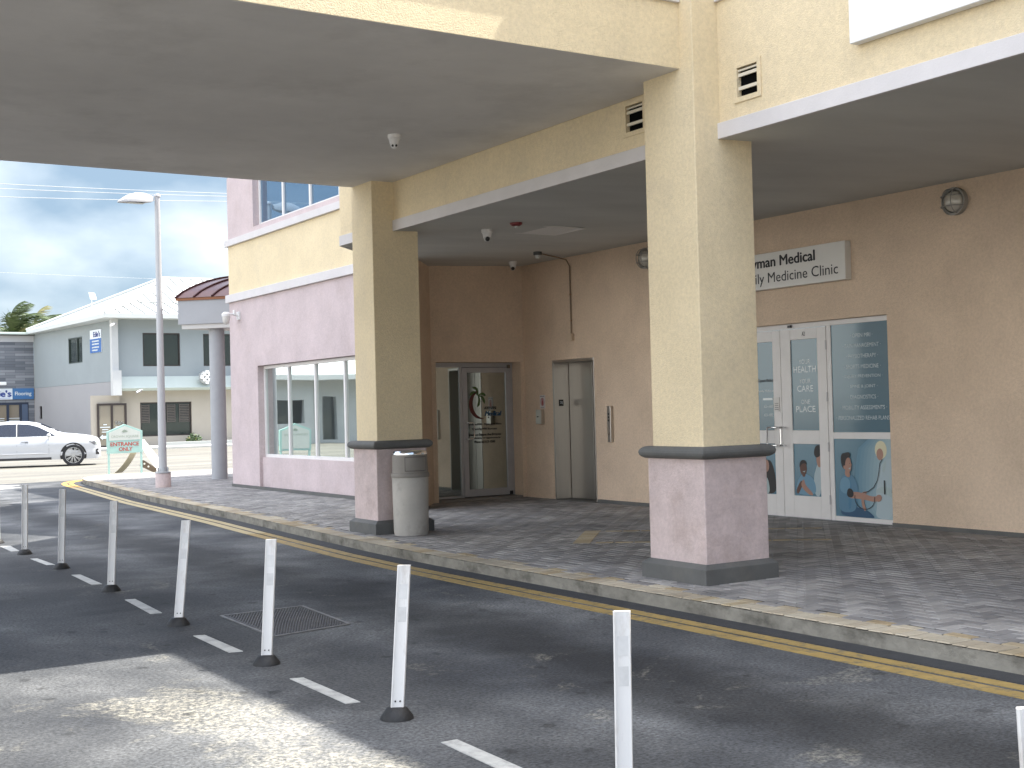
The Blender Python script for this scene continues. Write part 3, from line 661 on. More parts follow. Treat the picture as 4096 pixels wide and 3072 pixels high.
tx = MB(); text(tx, '2|', (11.443, 16.578, 1.652), UX, UZ, NY, 0.045, 0.045, 0, 0.01, off=0.002); tx.build('numeral', VW, ej, fixn=False)

# ---- A2 shopfront on the arcade wall
SX = WX+0.085
def strip(mb, y0, y1, z0, z1, x0=SX, d=0.045): mb.box(x0, x0+d, y0, y1, z0, z1)
sf = MB()
strip(sf, 9.93, 12.52, 2.478, 2.54); strip(sf, 9.93, 9.968, PZ+0.01, 2.478); strip(sf, 12.48, 12.52, PZ+0.01, 2.478)
strip(sf, 10.872, 10.94, PZ+0.01, 2.478); strip(sf, 9.968, 10.872, PZ+0.01, 0.214); strip(sf, 9.968, 10.872, 1.128, 1.206)
sfo = sf.build('shopfront_frame', WFRAME, MED, bevel=0.004)
FILM = glass('teal_window_film', (0.055, 0.125, 0.17), 0.08, -0.01)
MB().box(SX+0.012, SX+0.02, 9.968, 10.872, 1.206, 2.478).build('pane', FILM, sfo)
MB().box(SX+0.012, SX+0.02, 9.968, 10.872, 0.214, 1.128).build('pane', glass('pale_blue_window_film', (0.095, 0.19, 0.25), 0.08, -0.01), sfo)
lt = MB()
for s_, z, w2 in (('· OPEN MRI ·', 2.335, 0.34), ('· PAIN MANAGEMENT ·', 2.218, 0.57), ('· PHYSIOTHERAPY ·', 2.095, 0.48), ('· SPORTS MEDICINE ·', 1.972, 0.55), ('· INJURY PREVENTION ·', 1.855, 0.60), ('· SPINE & JOINT ·', 1.737, 0.44), ('· DIAGNOSTICS ·', 1.618, 0.45), ('· MOBILITY ASSESSMENTS ·', 1.495, 0.70), ('· PERSONALIZED REHAB PLANS ·', 1.375, 0.83)):
    text(lt, s_, (SX+0.012, 10.40, z), UL, UZ, NX, w2, 0.046, 0, 0.0, off=0.003)
lt.build('lettering', glass('pale_vinyl', (0.50,0.57,0.60), 0.15, -0.01), sfo, fixn=False)
for z in (0.40, 1.03, 1.63, 2.25): MB().tube([(SX-0.008,10.942,z-0.055),(SX-0.008,10.942,z+0.055)], 0.010).build('hinge', SFRAME, sfo, smooth=True)
MB().box(SX-0.03, SX, 11.50, 11.55, 2.49, 2.52).build('sensor', BLACK, sfo)
def leafdoor(y0, y1, gy0, gy1, name='door'):
    q = MB(); z0, z1 = PZ+0.012, 2.472
    q.box(SX-0.004, SX+0.04, y0, gy0, z0, z1); q.box(SX-0.004, SX+0.04, gy1, y1, z0, z1)
    for a, b in ((z0, 0.427), (1.061, 1.227), (2.339, z1)): q.box(SX-0.004, SX+0.04, gy0, gy1, a, b)
    o = q.build(name, WFRAME, MED, bevel=0.004)
    return o
d1 = leafdoor(10.946, 11.708, 11.09, 11.54); d2 = leafdoor(11.714, 12.476, 11.85, 12.33)
for o, a, b in ((d1, 11.09, 11.54), (d2, 11.85, 12.33)):
    MB().box(SX+0.012, SX+0.02, a, b, 1.227, 2.339).build('pane', FILM, o)
    MB().box(SX+0.012, SX+0.02, a, b, 0.427, 1.061).build('pane', MATS['pale_blue_window_film'], o)
lt = MB()
for s_, z, w2, h2 in (('YOUR', 2.065, 0.19, 0.055), ('HEALTH', 1.972, 0.37, 0.075), ('YOUR', 1.828, 0.19, 0.055), ('CARE', 1.737, 0.265, 0.075), ('ONE', 1.575, 0.14, 0.055), ('PLACE', 1.487, 0.32, 0.075)):
    text(lt, s_, (SX+0.012, 11.315, z), UL, UZ, NX, w2, h2, 0, 0.0, off=0.003)
text(lt, 'A2', (SX-0.004, 11.305, 2.405), UL, UZ, NX, 0.05, 0.05, 1, 0.01, off=0.003)
lt.build('lettering', [VW, INK], d1, fixn=False)
lt = MB()
text(lt, 'Cayman Medical', (SX+0.012, 12.0, 1.85), UL, UZ, NX, 0.27, 0.05, 0, 0.01, off=0.003, shear=0.2)
text(lt, 'Family Medicine', (SX+0.012, 12.0, 1.72), UL, UZ, NX, 0.27, 0.035, 1, 0.0, off=0.003)
lt.obox((SX+0.009,12.0,1.62), UL, UZ, NX, -0.05,0.12,-0.012,0.012,0,0.003,1)
text(lt, '623-1000', (SX+0.012, 11.96, 1.53), UL, UZ, NX, 0.16, 0.035, 1, 0.0, off=0.003); text(lt, '623-1002', (SX+0.012, 11.96, 1.42), UL, UZ, NX, 0.16, 0.035, 1, 0.0, off=0.003)
lt.build('lettering', [INK, VW], d2, fixn=False)
for yy, pr in ((11.655, d1), (11.795, d2)):
    s1 = 1 if pr is d2 else -1
    yb = 11.77 if pr is d2 else 11.655
    ye = 11.90 if pr is d2 else 11.69
    q = MB(); q.tube([(SX-0.004,yb,1.265),(SX-0.06,yb,1.265),(SX-0.07,yb+0.02*s1,1.265),(SX-0.07,ye,1.265),(SX-0.07,ye+0.012*s1,1.25),(SX-0.07,ye+0.012*s1,1.055),(SX-0.07,ye,1.04),(SX-0.07,yb+0.02*s1,1.04),(SX-0.06,yb,1.04),(SX-0.004,yb,1.04)], 0.012)
    q.build('handle', CHROME, pr, smooth=True)
MB().lathe(0,0,[(0.028,0),(0.028,0.02),(0.018,0.03)],14).build('lock', BLACK, d1, smooth=True)
lk = [o for o in bpy.data.objects if o.name.startswith('lock')][-1]; lk.rotation_euler = (0, R(-90), 0); lk.location = Vector((SX-0.004, 11.60, 1.15)) - MED.location
cd = MB(); cd.box(SX-0.016, SX-0.005, 11.745, 11.84, 1.465, 1.64)
cd.build('opening_hours_card', mat('pale_card', (0.62,0.6,0.57), 0.5), d2); tx = MB()
for z in (1.56, 1.535, 1.51, 1.485): tx.box(SX-0.0175, SX-0.0165, 11.755, 11.82, z, z+0.006)
tx.lathe(0,0,[(0,0)],3) if False else None
tx.build('card_print', INK, d2)
# printed people on the lower film
SKIN1 = mat('print_skin_light', (0.34,0.19,0.14), 0.5); SKIN2 = mat('print_skin_dark', (0.10,0.045,0.03), 0.5); HAIR = mat('print_hair', (0.015,0.012,0.012), 0.5)
SHIRT = mat('print_blue_shirt', (0.085,0.19,0.28), 0.5); SHIRT2 = mat('print_sky_shirt', (0.13,0.26,0.36), 0.5); JEAN = mat('print_jeans', (0.02,0.07,0.14), 0.5)
COAT = mat('print_white_coat', (0.36,0.44,0.47), 0.5); GLOW = mat('print_blond_hair', (0.60,0.56,0.38), 0.5); PALE = mat('print_pale_glow', (0.34,0.42,0.42), 0.5)
PM = [SKIN1, SKIN2, HAIR, SHIRT, SHIRT2, JEAN, COAT, GLOW, PALE, INK] + [mat('print_fade_%d' % k, (0.11+0.026*k, 0.225+0.024*k, 0.30+0.018*k), 0.5) for k in range(9)] + [mat('print_shirt_fold', (0.06,0.17,0.27), 0.5)]
pm = MB(); XX = SX+0.012
lay = [0.001]
def fig(mb, pts, mi, smoothn=3):
    """pts are (distance right of the pane's left edge, height); rounded with a Chaikin pass"""
    P = [Vector(p) for p in pts]
    for _ in range(smoothn-1):
        Q = []
        for i in range(len(P)):
            a, b = P[i], P[(i+1) % len(P)]; Q += [a*0.75+b*0.25, a*0.25+b*0.75]
        P = Q
    lay[0] += 0.0004
    mb.flat((XX-lay[0], fig.y, 0), UL, UZ, [tuple(p) for p in P], mi)
def ell(mb, cx, cz, rx, rz, mi, n=18):
    lay[0] += 0.0004
    mb.flat((XX-lay[0], fig.y, 0), UL, UZ, [(cx+rx*math.cos(2*math.pi*k/n), cz+rz*math.sin(2*math.pi*k/n)) for k in range(n)], mi)
fig.y = 10.872
for k in range(9): fig(pm, [(0.34+k*0.05,0.215),(0.903,0.215),(0.903,1.127),(0.40+k*0.05,1.127),(0.30+k*0.055,0.7)], 10+k, 2)      # the print fades to a pale glow on the right
# doctor, right side
fig(pm, [(0.60,0.216),(0.90,0.216),(0.90,0.90),(0.84,0.92),(0.74,0.86),(0.68,0.80),(0.66,0.66),(0.62,0.50),(0.64,0.36)], 6)
fig(pm, [(0.62,0.50),(0.74,0.52),(0.90,0.44),(0.90,0.54),(0.76,0.60),(0.64,0.56)], 8)
ell(pm, 0.715, 1.005, 0.088, 0.105, 7); ell(pm, 0.70, 0.955, 0.050, 0.068, 0); fig(pm, [(0.63,0.97),(0.64,1.07),(0.71,1.10),(0.78,1.05),(0.79,0.95),(0.76,1.0),(0.70,1.03),(0.66,1.0)], 7)
fig(pm, [(0.72,0.76),(0.76,0.88),(0.80,0.89),(0.76,0.74)], 8); wire0 = 0
# patient, seated in profile
fig(pm, [(0.07,0.216),(0.58,0.216),(0.60,0.235),(0.50,0.30),(0.36,0.335),(0.10,0.33)], 5)
fig(pm, [(0.06,0.26),(0.31,0.27),(0.34,0.40),(0.365,0.52),(0.35,0.62),(0.29,0.69),(0.22,0.72),(0.13,0.70),(0.08,0.62),(0.06,0.45)], 3)
fig(pm, [(0.20,0.30),(0.24,0.30),(0.27,0.50),(0.25,0.66),(0.22,0.60)], 19)
fig(pm, [(0.07,0.52),(0.18,0.47),(0.24,0.55),(0.24,0.64),(0.17,0.69),(0.09,0.65)], 4)
fig(pm, [(0.20,0.49),(0.30,0.515),(0.44,0.50),(0.56,0.465),(0.63,0.475),(0.665,0.455),(0.655,0.415),(0.58,0.405),(0.46,0.425),(0.32,0.435),(0.22,0.43)], 0)
fig(pm, [(0.40,0.44),(0.445,0.44),(0.455,0.36),(0.48,0.315),(0.455,0.29),(0.42,0.33)], 0); fig(pm, [(0.40,0.50),(0.48,0.53),(0.50,0.50),(0.44,0.485)], 0)
fig(pm, [(0.18,0.455),(0.26,0.435),(0.30,0.48),(0.27,0.545),(0.20,0.55)], 9)
fig(pm, [(0.62,0.475),(0.68,0.50),(0.72,0.47),(0.70,0.42),(0.64,0.405)], 0)
fig(pm, [(0.165,0.69),(0.25,0.67),(0.235,0.76),(0.17,0.78)], 0)
fig(pm, [(0.155,0.79),(0.165,0.88),(0.21,0.915),(0.255,0.90),(0.262,0.85),(0.278,0.825),(0.265,0.81),(0.268,0.785),(0.255,0.755),(0.225,0.73),(0.185,0.745)], 0, 2)
fig(pm, [(0.115,0.82),(0.105,0.90),(0.125,0.955),(0.18,0.965),(0.235,0.975),(0.255,0.95),(0.25,0.915),(0.20,0.905),(0.178,0.86),(0.170,0.79),(0.150,0.765)], 2, 2)
ell(pm, 0.160, 0.795, 0.013, 0.022, 0); ell(pm, 0.247, 0.842, 0.006, 0.004, 2); fig(pm, [(0.225,0.785),(0.262,0.795),(0.245,0.770)], 8, 1)
def wire(pts, w=0.0045):
    for a, b in zip(pts[:-1], pts[1:]):
        a = Vector(a); b = Vector(b); t = (b-a).normalized(); nn = Vector((-t.y, t.x))*w
        pm.flat((XX-lay[0]-0.0006, fig.y, 0), UL, UZ, [tuple(a-nn), tuple(b-nn), tuple(b+nn), tuple(a+nn)], 9)
def arcp(c, rx, rz, a0, a1, n=14): return [(c[0]+rx*math.cos(R(a0+(a1-a0)*k/n)), c[1]+rz*math.sin(R(a0+(a1-a0)*k/n))) for k in range(n+1)]
wire(arcp((0.46,0.44),0.15,0.125,165,370)); wire([(0.74,0.90),(0.70,0.85),(0.685,0.76),(0.66,0.66),(0.60,0.575),(0.52,0.525),(0.44,0.505)]); wire([(0.76,0.50),(0.76,0.66)], 0.010); wire([(0.87,0.52),(0.875,0.62)], 0.006)
pm.build('printed_figure', PM, sfo, fixn=False)
pm = MB(); fig.y = 11.54; lay[0] = 0.001
fig(pm, [(0.33,0.43),(0.45,0.43),(0.45,1.06),(0.42,0.90),(0.37,0.78),(0.32,0.66)], 6)
ell(pm, 0.42, 0.88, 0.045, 0.10, 0); fig(pm, [(0.33,0.95),(0.36,1.04),(0.45,1.06),(0.45,0.93),(0.40,0.90),(0.36,0.90)], 2)
fig(pm, [(0.03,0.44),(0.35,0.44),(0.36,0.56),(0.30,0.66),(0.20,0.70),(0.10,0.68),(0.03,0.56)], 4)
ell(pm, 0.155, 0.76, 0.058, 0.085, 1); fig(pm, [(0.09,0.76),(0.09,0.83),(0.14,0.87),(0.20,0.86),(0.225,0.80),(0.19,0.825),(0.13,0.82)], 2)
fig(pm, [(0.13,0.66),(0.19,0.66),(0.18,0.72),(0.14,0.72)], 1); fig(pm, [(0.14,0.725),(0.19,0.735),(0.175,0.715)], 8, 1)
fig(pm, [(0.02,0.48),(0.08,0.58),(0.12,0.62),(0.15,0.58),(0.10,0.50),(0.06,0.44)], 1)
fig(pm, [(0.10,0.54),(0.14,0.63),(0.17,0.62),(0.18,0.56),(0.33,0.45),(0.26,0.43)], 0)
pm.build('printed_figure', PM, d1, fixn=False)
pm = MB(); fig.y = 12.33; lay[0] = 0.001
fig(pm, [(0.20,0.43),(0.48,0.43),(0.46,0.66),(0.40,0.84),(0.32,0.86),(0.24,0.80)], 2); ell(pm, 0.30, 0.78, 0.05, 0.08, 0); fig(pm, [(0.24,0.43),(0.36,0.43),(0.33,0.62),(0.27,0.64)], 8)
pm.build('printed_figure', PM, d2, fixn=False)

# ------------------------------------------------------------------ things mounted on the building
sg = thing('clinic_sign', 'white panel sign reading Cayman Medical Family Medicine Clinic above the A2 doors', 'sign', (11.28, 11.7, 2.98))
MB().box(11.23, WX-0.002, 10.43, 12.95, 2.98, 3.43).build('panel', mat('off_white_sign_face', (0.66,0.64,0.60), 0.35, var=0.05, vscale=1.5), sg, bevel=0.004)
lt = MB()
text(lt, 'Cayman Medical', (11.23, 11.545, 3.295), UL, UZ, NX, 1.285, 0.165, 0, 0.022)
text(lt, 'Family Medicine Clinic', (11.23, 11.385, 3.10), UL, UZ, NX, 1.69, 0.165, 0, 0.0)
lt.build('lettering', INK, sg, fixn=False)
o = MB().box(6.975, FX-0.002, 2.9, 6.375, 4.125, 4.84).build('facade_sign', WHITE, bevel=0.006)
tag(o, 'large blank white sign on the cream facade at the top right', 'sign panel')

def bulkhead(y, z, label):
    t = thing('bulkhead_light', label, 'wall light', (WX-0.002, y, z), 'round caged wall lights in the arcade')
    b = MB(); r_ = 0.145
    def ring(mb, rad, x0, x1, th, mi=0, n=28):
        vs = []; fs = []
        for k in range(n):
            a = 2*math.pi*k/n; c, s_ = math.cos(a), math.sin(a)
            for rr_, xx in ((rad, x0), (rad, x1), (rad-th, x1), (rad-th, x0)): vs.append((xx, y+rr_*c, z+rr_*s_))
        for k in range(n):
            k2 = (k+1) % n
            for q in range(4): fs.append((k*4+q, k2*4+q, k2*4+(q+1)%4, k*4+(q+1)%4))
        mb.add(vs, fs, mi)
    ring(b, r_, WX-0.002, WX-0.06, 0.02); b.add([(WX-0.01, y+0.13*math.cos(2*math.pi*k/28), z+0.13*math.sin(2*math.pi*k/28)) for k in range(28)], [tuple(range(28))])
    b.build('housing', mat('grey_cast_aluminium', (0.30,0.29,0.27), 0.5, metal=0.3, var=0.1), t, smooth=True)
    g = MB(); g.sphere((WX-0.03, y, z), 0.118, 20, 12, sc=(0.95, 1, 1)); g.build('globe', glass('dusty_lamp_glass', (0.52,0.48,0.42), 0.25, 0.05), t, smooth=True)
    c = MB(); ring(c, r_+0.004, WX-0.06, WX-0.072, 0.012)
    for o_ in (-0.055, 0.055):
        hh = math.sqrt(0.145**2-o_**2)
        c.tube([(WX-0.066-0.11*math.sin(math.pi*k/12), y+o_, z-hh*math.cos(math.pi*k/12)) for k in range(13)], 0.005, 6)
        c.tube([(WX-0.066-0.11*math.sin(math.pi*k/12), y-hh*math.cos(math.pi*k/12), z+o_) for k in range(13)], 0.005, 6)
    c.build('cage', MATS['grey_cast_aluminium'], t, smooth=True)
bulkhead(8.93, 3.66, 'round caged bulkhead light on the tan wall right of the clinic sign')
bulkhead(14.17, 3.64, 'round caged bulkhead light high on the wall half hidden by the near pillar')

def dome_cam(name, x, y, z, aim, label, s=1.0, twin=False):
    t = thing(name, label, 'security camera', (x, y, z), 'ceiling security cameras')
    b = MB(); b.lathe(x, y, [(0.062*s, z), (0.062*s, z-0.034*s), (0.055*s, z-0.042*s), (0.050*s, z-0.05*s), (0.044*s, z-0.085*s), (0.034*s, z-0.105*s)], 28); b.build('housing', WHITEP, t, smooth=True)
    ax = Vector(aim).normalized(); c = Vector((x, y, z-0.095*s)) + ax*0.012*s
    e = MB(); e.sphere(c, 0.038*s, 20, 12); e.build('eyeball', WHITEP if twin else mat('grey_white_plastic', (0.5,0.5,0.49), 0.4), t, smooth=True)
    q = ax.cross(Vector((0,0,1))).normalized(); u = q.cross(ax).normalized()
    l_ = MB()
    for du in ((-0.016, 0.016) if twin else (0.0,)):
        rad = (0.012 if twin else 0.031)*s; cc = c + ax*((0.031 if twin else 0.011)*s) + q*du*s
        l_.sphere(cc, rad, 16, 10)
    l_.build('lens', BLACK, t)
CAMDIR = Vector((-0.5, -0.8, -0.28))
dome_cam('security_camera', 5.85, 11.25, 4.315, (-0.45,-0.85,-0.35), 'white turret camera with two lenses hanging under the canopy ceiling', 1.05, True)
dome_cam('security_camera', 8.17, 13.33, soff(8.17,0), (-0.4,-0.8,-0.35), 'white turret camera with one black lens on the arcade soffit beside the red alarm', 1.12)
dome_cam('security_camera', 10.75, 16.80, soff(10.75,0), (-0.5,-0.8,-0.35), 'white turret camera with black lens in the corner above the lobby door', 1.05)
zs = soff(8.16, 0)
t = thing('fire_alarm', 'small dark red round alarm with clear tip on the arcade soffit', 'alarm', (8.2, 12.72, zs))
MB().lathe(8.2, 12.72, [(0.075,zs),(0.072,zs-0.02),(0.045,zs-0.038)], 24).build('base', mat('alarm_red', (0.16,0.012,0.015), 0.4), t, smooth=True)
MB().lathe(8.2, 12.72, [(0.022,zs-0.036),(0.022,zs-0.05),(0.010,zs-0.066)], 16).build('tip', mat('clear_grey_plastic', (0.5,0.5,0.48), 0.25), t, smooth=True)
hz = soff(9.1, 0)
q = MB(); q.panel((0, 0, hz-0.012), UX, UY, (0,0,-1), (8.70, 9.38), (12.95, 13.62), [(8.735, 9.345, 12.985, 13.585)], 0.010); q.box(8.735,9.345,12.985,13.585,hz-0.009,hz-0.001)
tag(q.build('access_hatch', mat('hatch_paint', (0.72,0.70,0.67), 0.7)), 'square pale framed access hatch in the arcade soffit', 'hatch')
zd = soff(10.2, 0)
t = thing('smoke_detector', 'small dark ceiling detector on the arcade soffit fed by a thin conduit', 'detector', (10.35, 15.50, zd))
MB().lathe(10.35, 15.50, [(0.062,zd),(0.062,zd-0.045),(0.050,zd-0.05)], 20).build('base', mat('dark_grey_plastic', (0.06,0.06,0.06), 0.5), t, smooth=True)
MB().lathe(10.35, 15.50, [(0.042,zd-0.048),(0.042,zd-0.075),(0.022,zd-0.10)], 16).build('tip', MATS['clear_grey_plastic'], t, smooth=True)
cz = zd-0.02
t = thing('conduit', 'thin painted conduit running down the tan wall to a small box', 'conduit', (WX-0.02, 16.05, 2.6))
pth = [(10.41,15.52,cz),(11.0,15.92,cz+0.012),(11.22,16.03,cz),(WX-0.02,16.07,cz-0.09),(WX-0.02,16.07,cz-0.3),(WX-0.02,16.07,2.70)]
MB().tube(pth, 0.011).build('pipe', mat('conduit_paint', (0.22,0.16,0.11), 0.6), t, smooth=True)
cl = MB()
for z in (3.3, 2.9): cl.tube([(WX-0.02,16.07,z-0.012),(WX-0.02,16.07,z+0.012)], 0.017)
cl.build('clip', mat('conduit_clip', (0.30,0.18,0.10), 0.5), t)
MB().box(WX-0.06, WX-0.002, 16.015, 16.125, 2.59, 2.70).build('junction_box', mat('painted_box', (0.56,0.43,0.31), 0.7), t, bevel=0.004)
# lift call panel, poster, intercom box
t = thing('lift_call_panel', 'tall narrow steel call panel with three black buttons right of the lift', 'call panel', (WX-0.02, 15.12, 1.3))
MB().box(WX-0.055, WX-0.002, 15.085, 15.17, 1.055, 1.585).build('plate', STEEL, t, bevel=0.006)
b = MB()
for z in (1.465, 1.418, 1.372): b.add([(WX-0.058, 15.128+0.015*math.cos(2*math.pi*k/14), z+0.017*math.sin(2*math.pi*k/14)) for k in range(14)], [tuple(range(14))])
b.build('button', BLACK, t); b = MB(); b.add([(WX-0.058, 15.128+0.010*math.cos(2*math.pi*k/14), 1.17+0.012*math.sin(2*math.pi*k/14)) for k in range(14)], [tuple(range(14))]); b.build('keyhole', CHROME, t)
t = thing('lift_notice', 'small white notice with red flame symbol above the steel box by the lift', 'notice', (WX-0.004, 16.93, 1.68))
MB().box(WX-0.008, WX-0.001, 16.858, 17.0, 1.569, 1.780).build('sheet', mat('notice_white', (0.62,0.60,0.58), 0.5), t)
b = MB(); n0 = (WX-0.009, 16.929, 1.67)
for rx, rz_, th in ((0.052, 0.06, 0.008), (0.034, 0.048, 0.007)):
    oo = [(rx*math.cos(2*math.pi*k/20), rz_*math.sin(2*math.pi*k/20)*(1.15 if k < 10 else 1)) for k in range(20)]
    ii = [(p[0]*(1-th/rx), p[1]*(1-th/rz_)) for p in oo]
    for k in range(20):
        k2 = (k+1) % 20; b.flat(n0, UL, UZ, [oo[k], oo[k2], ii[k2], ii[k]])
b.flat(n0, UL, UZ, [(-0.012,-0.04),(0.012,-0.04),(0.02,0.0),(0,0.062),(-0.02,0.0)])
b.build('symbol', mat('notice_red', (0.30,0.03,0.03), 0.5), t, fixn=False)
b = MB(); b.box(WX-0.0095, WX-0.009, 16.87, 16.99, 1.757, 1.764); b.box(WX-0.0095, WX-0.009, 16.88, 16.98, 1.583, 1.588); b.build('print', INK, t)
t = thing('intercom_box', 'small steel wall box with one round button below the notice left of the lift', 'intercom', (WX-0.03, 16.95, 1.43))
MB().box(WX-0.075, WX-0.002, 16.885, 17.03, 1.322, 1.552).build('cover', STEEL, t, bevel=0.006)
b = MB(); b.sphere((WX-0.077,16.965,1.44), 0.012); b.build('button', BLACK, t)
# pink wall lantern
t = thing('wall_flood_lamp', 'white jelly-jar lamp on a bracket arm at the corner of the pink wall', 'wall lamp', (PX, 24.4, 3.55))
b = MB(); b.box(PX-0.03, PX, 24.28, 24.42, 3.47, 3.63); b.tube([(PX-0.03,24.35,3.55),(PX-0.16,24.35,3.58),(PX-0.24,24.35,3.57)], 0.022); b.tube([(PX-0.10,24.35,3.57),(PX-0.10,24.35,3.66)], 0.03); b.build('bracket', WHITEP, t, smooth=True)
b = MB(); b.lathe(PX-0.27, 24.35, [(0.045,3.62),(0.09,3.58),(0.085,3.53)], 18); b.build('cap', WHITEP, t, smooth=True)
b = MB(); b.lathe(PX-0.27, 24.35, [(0.078,3.53),(0.075,3.47),(0.05,3.40),(0.015,3.37)], 18); b.build('lamp_glass', mat('frosted_glass', (0.58,0.56,0.53), 0.3), t, smooth=True)

# ------------------------------------------------------------------ litter bin
BXc, BYc = 7.03, 13.325
t = thing('litter_bin', 'grey round litter bin with steel ash tray top beside the far pillar', 'bin', (BXc, BYc, PZ))
MB().lathe(BXc, BYc, [(0.197,PZ),(0.203,PZ+0.05),(0.213,0.82)], 32).build('body', mat('pale_grey_bin', (0.42,0.395,0.355), 0.6, var=0.12, vscale=4, dirt=(0.16,0.15,0.14), dirt_amt=0.7, dscale=2.6, bump=0.1, bscale=40), t, smooth=True)
LIDM = mat('bin_lid_grey', (0.21,0.19,0.165), 0.55, var=0.12, vscale=6)
MB().lathe(BXc, BYc, [(0.222,0.818),(0.226,0.84),(0.222,0.865),(0.211,0.87),(0.204,1.085)], 32).build('lid', LIDM, t, smooth=True)
a0 = math.atan2(-0.86, -0.28)
hb = MB(); vs = []; fs = []; nn = 10
for k in range(nn+1):
    a = a0 + R(12) + R(-36 + 72*k/nn)
    for z in (0.90, 1.052): vs.append((BXc+0.2135*math.cos(a), BYc+0.2135*math.sin(a), z))
for k in range(nn): fs.append((k*2, k*2+2, k*2+3, k*2+1))
hb.add(vs, fs); hb.build('hatch', LIDM, t, smooth=True)
hb = MB()
ang = [a0 + R(12) + R(-37 + 74*k/nn) for k in range(nn+1)]
for z in (0.896, 1.055): hb.tube([(BXc+0.2125*math.cos(a), BYc+0.2125*math.sin(a), z) for a in ang], 0.0025, 5)
for a in (ang[0], ang[-1]): hb.tube([(BXc+0.2125*math.cos(a), BYc+0.2125*math.sin(a), 0.896), (BXc+0.2125*math.cos(a), BYc+0.2125*math.sin(a), 1.055)], 0.0025, 5)
hb.build('hatch_gap', BLACK, t)
MB().lathe(BXc, BYc, [(0.206,1.083),(0.206,1.10),(0.195,1.122),(0.185,1.122),(0.175,1.112),(0.02,1.112)], 32).build('ash_tray', CHROME, t, smooth=True)

# ------------------------------------------------------------------ delineator posts
POSTS = [(3.222,17.344,0.0,0.0,0.90),(3.210,15.681,0.017,0,0.845),(3.204,13.89,0.03,0,0.864),(3.14,11.752,0.045,0,0.846),(3.024,9.484,0.078,0,0.815),(2.984,7.626,0.05,0,0.813),(2.981,5.855,0.062,0,0.81),(2.975,3.955,0.01,0,0.81),(2.868,2.06,-0.04,0,0.81)]
PL = ['farthest white post of the row, cut by the left edge of the photo', 'farthest white post in full view, nearest the sunlit wedges on the lane', 'second farthest white flexible post in full view along the lane',
      'third farthest white post in full view, just beyond the leaning post', 'leaning white post with faint scribbles on its band, left of the drain cover', 'white post standing in front of the drain cover', 'white post with two bolt holes showing, right of the drain cover',
      'tallest white post, its base cut by the bottom edge', 'top of a white post cut by the bottom right corner']
def build_post(lean, H, first):
    o = thing('delineator_post', 'x', 'bollard', (0, 0, RZ), 'white flexible posts along the lane line')
    a = MB(); ang = R(-32)
    U = Vector((math.cos(ang), math.sin(ang), 0)); N = Vector((math.sin(ang), -math.cos(ang), 0))
    prof = []
    hw, hd = 0.0335, 0.012
    outl = [(-hw,0.0),(-hw-0.001,0.008),(-hw+0.004,0.014),(-hw+0.012,0.010),(-hw+0.016,hd-0.004),(hw-0.012,hd-0.004),(hw-0.004,hd+0.001),(hw,0.004),(hw,-0.006),(hw-0.006,-0.012),(-hw+0.006,-0.012)]
    zz = [0.0, 0.05, 0.3, H-0.32-RZ, H-RZ-0.004, H-RZ]
    def pt(p, z): return U*p[0]*(1 if z > 0.05 else 1.0) + N*p[1] + Vector((lean*z/(H-RZ), 0, RZ+z))
    n_ = len(outl)
    rings = [[pt(p, z) for p in outl] for z in zz]
    a.add([q for r_ in rings for q in r_], [(j*n_+i, j*n_+(i+1)%n_, (j+1)*n_+(i+1)%n_, (j+1)*n_+i) for j in range(len(zz)-1) for i in range(n_)] + [tuple(range(n_))[::-1], tuple((len(zz)-1)*n_+i for i in range(n_))])
    a.v = [tuple(Vector(v)) for v in a.v]
    po_ = a.build('post', POSTW, o, smooth=True)
    for z0, z1 in ((H-RZ-0.17, H-RZ-0.095), (H-RZ-0.285, H-RZ-0.21)):
        b = MB(); k = 0.0008
        b.add([pt((p[0]*1.0, p[1]+(k if p[1] > 0 else -k)), z) for z in (z0, z1) for p in [(-hw+0.015,hd-0.004),(hw-0.012,hd-0.004)]] , [(0,1,3,2)])
        b.build('band', POSTB, po_, fixn=False)
    b = MB(); 
    for s_ in (-0.012, 0.012): b.tube([pt((s_, hd-0.006), 0.088), pt((s_, hd-0.0015), 0.088)], 0.0045, 8)
    b.build('bolt', BLACK, po_)
    b = MB(); b.lathe(0, 0, [(0.086,RZ),(0.084,RZ+0.012),(0.055,RZ+0.052),(0.046,RZ+0.058)], 20); b.build('base', RUBBER, o, smooth=True)
    return o
for i, (x, y, lx, _, H) in enumerate(POSTS):
    o = build_post(lx, H, i == 0); o.location = (x, y, RZ); o['label'] = PL[i]

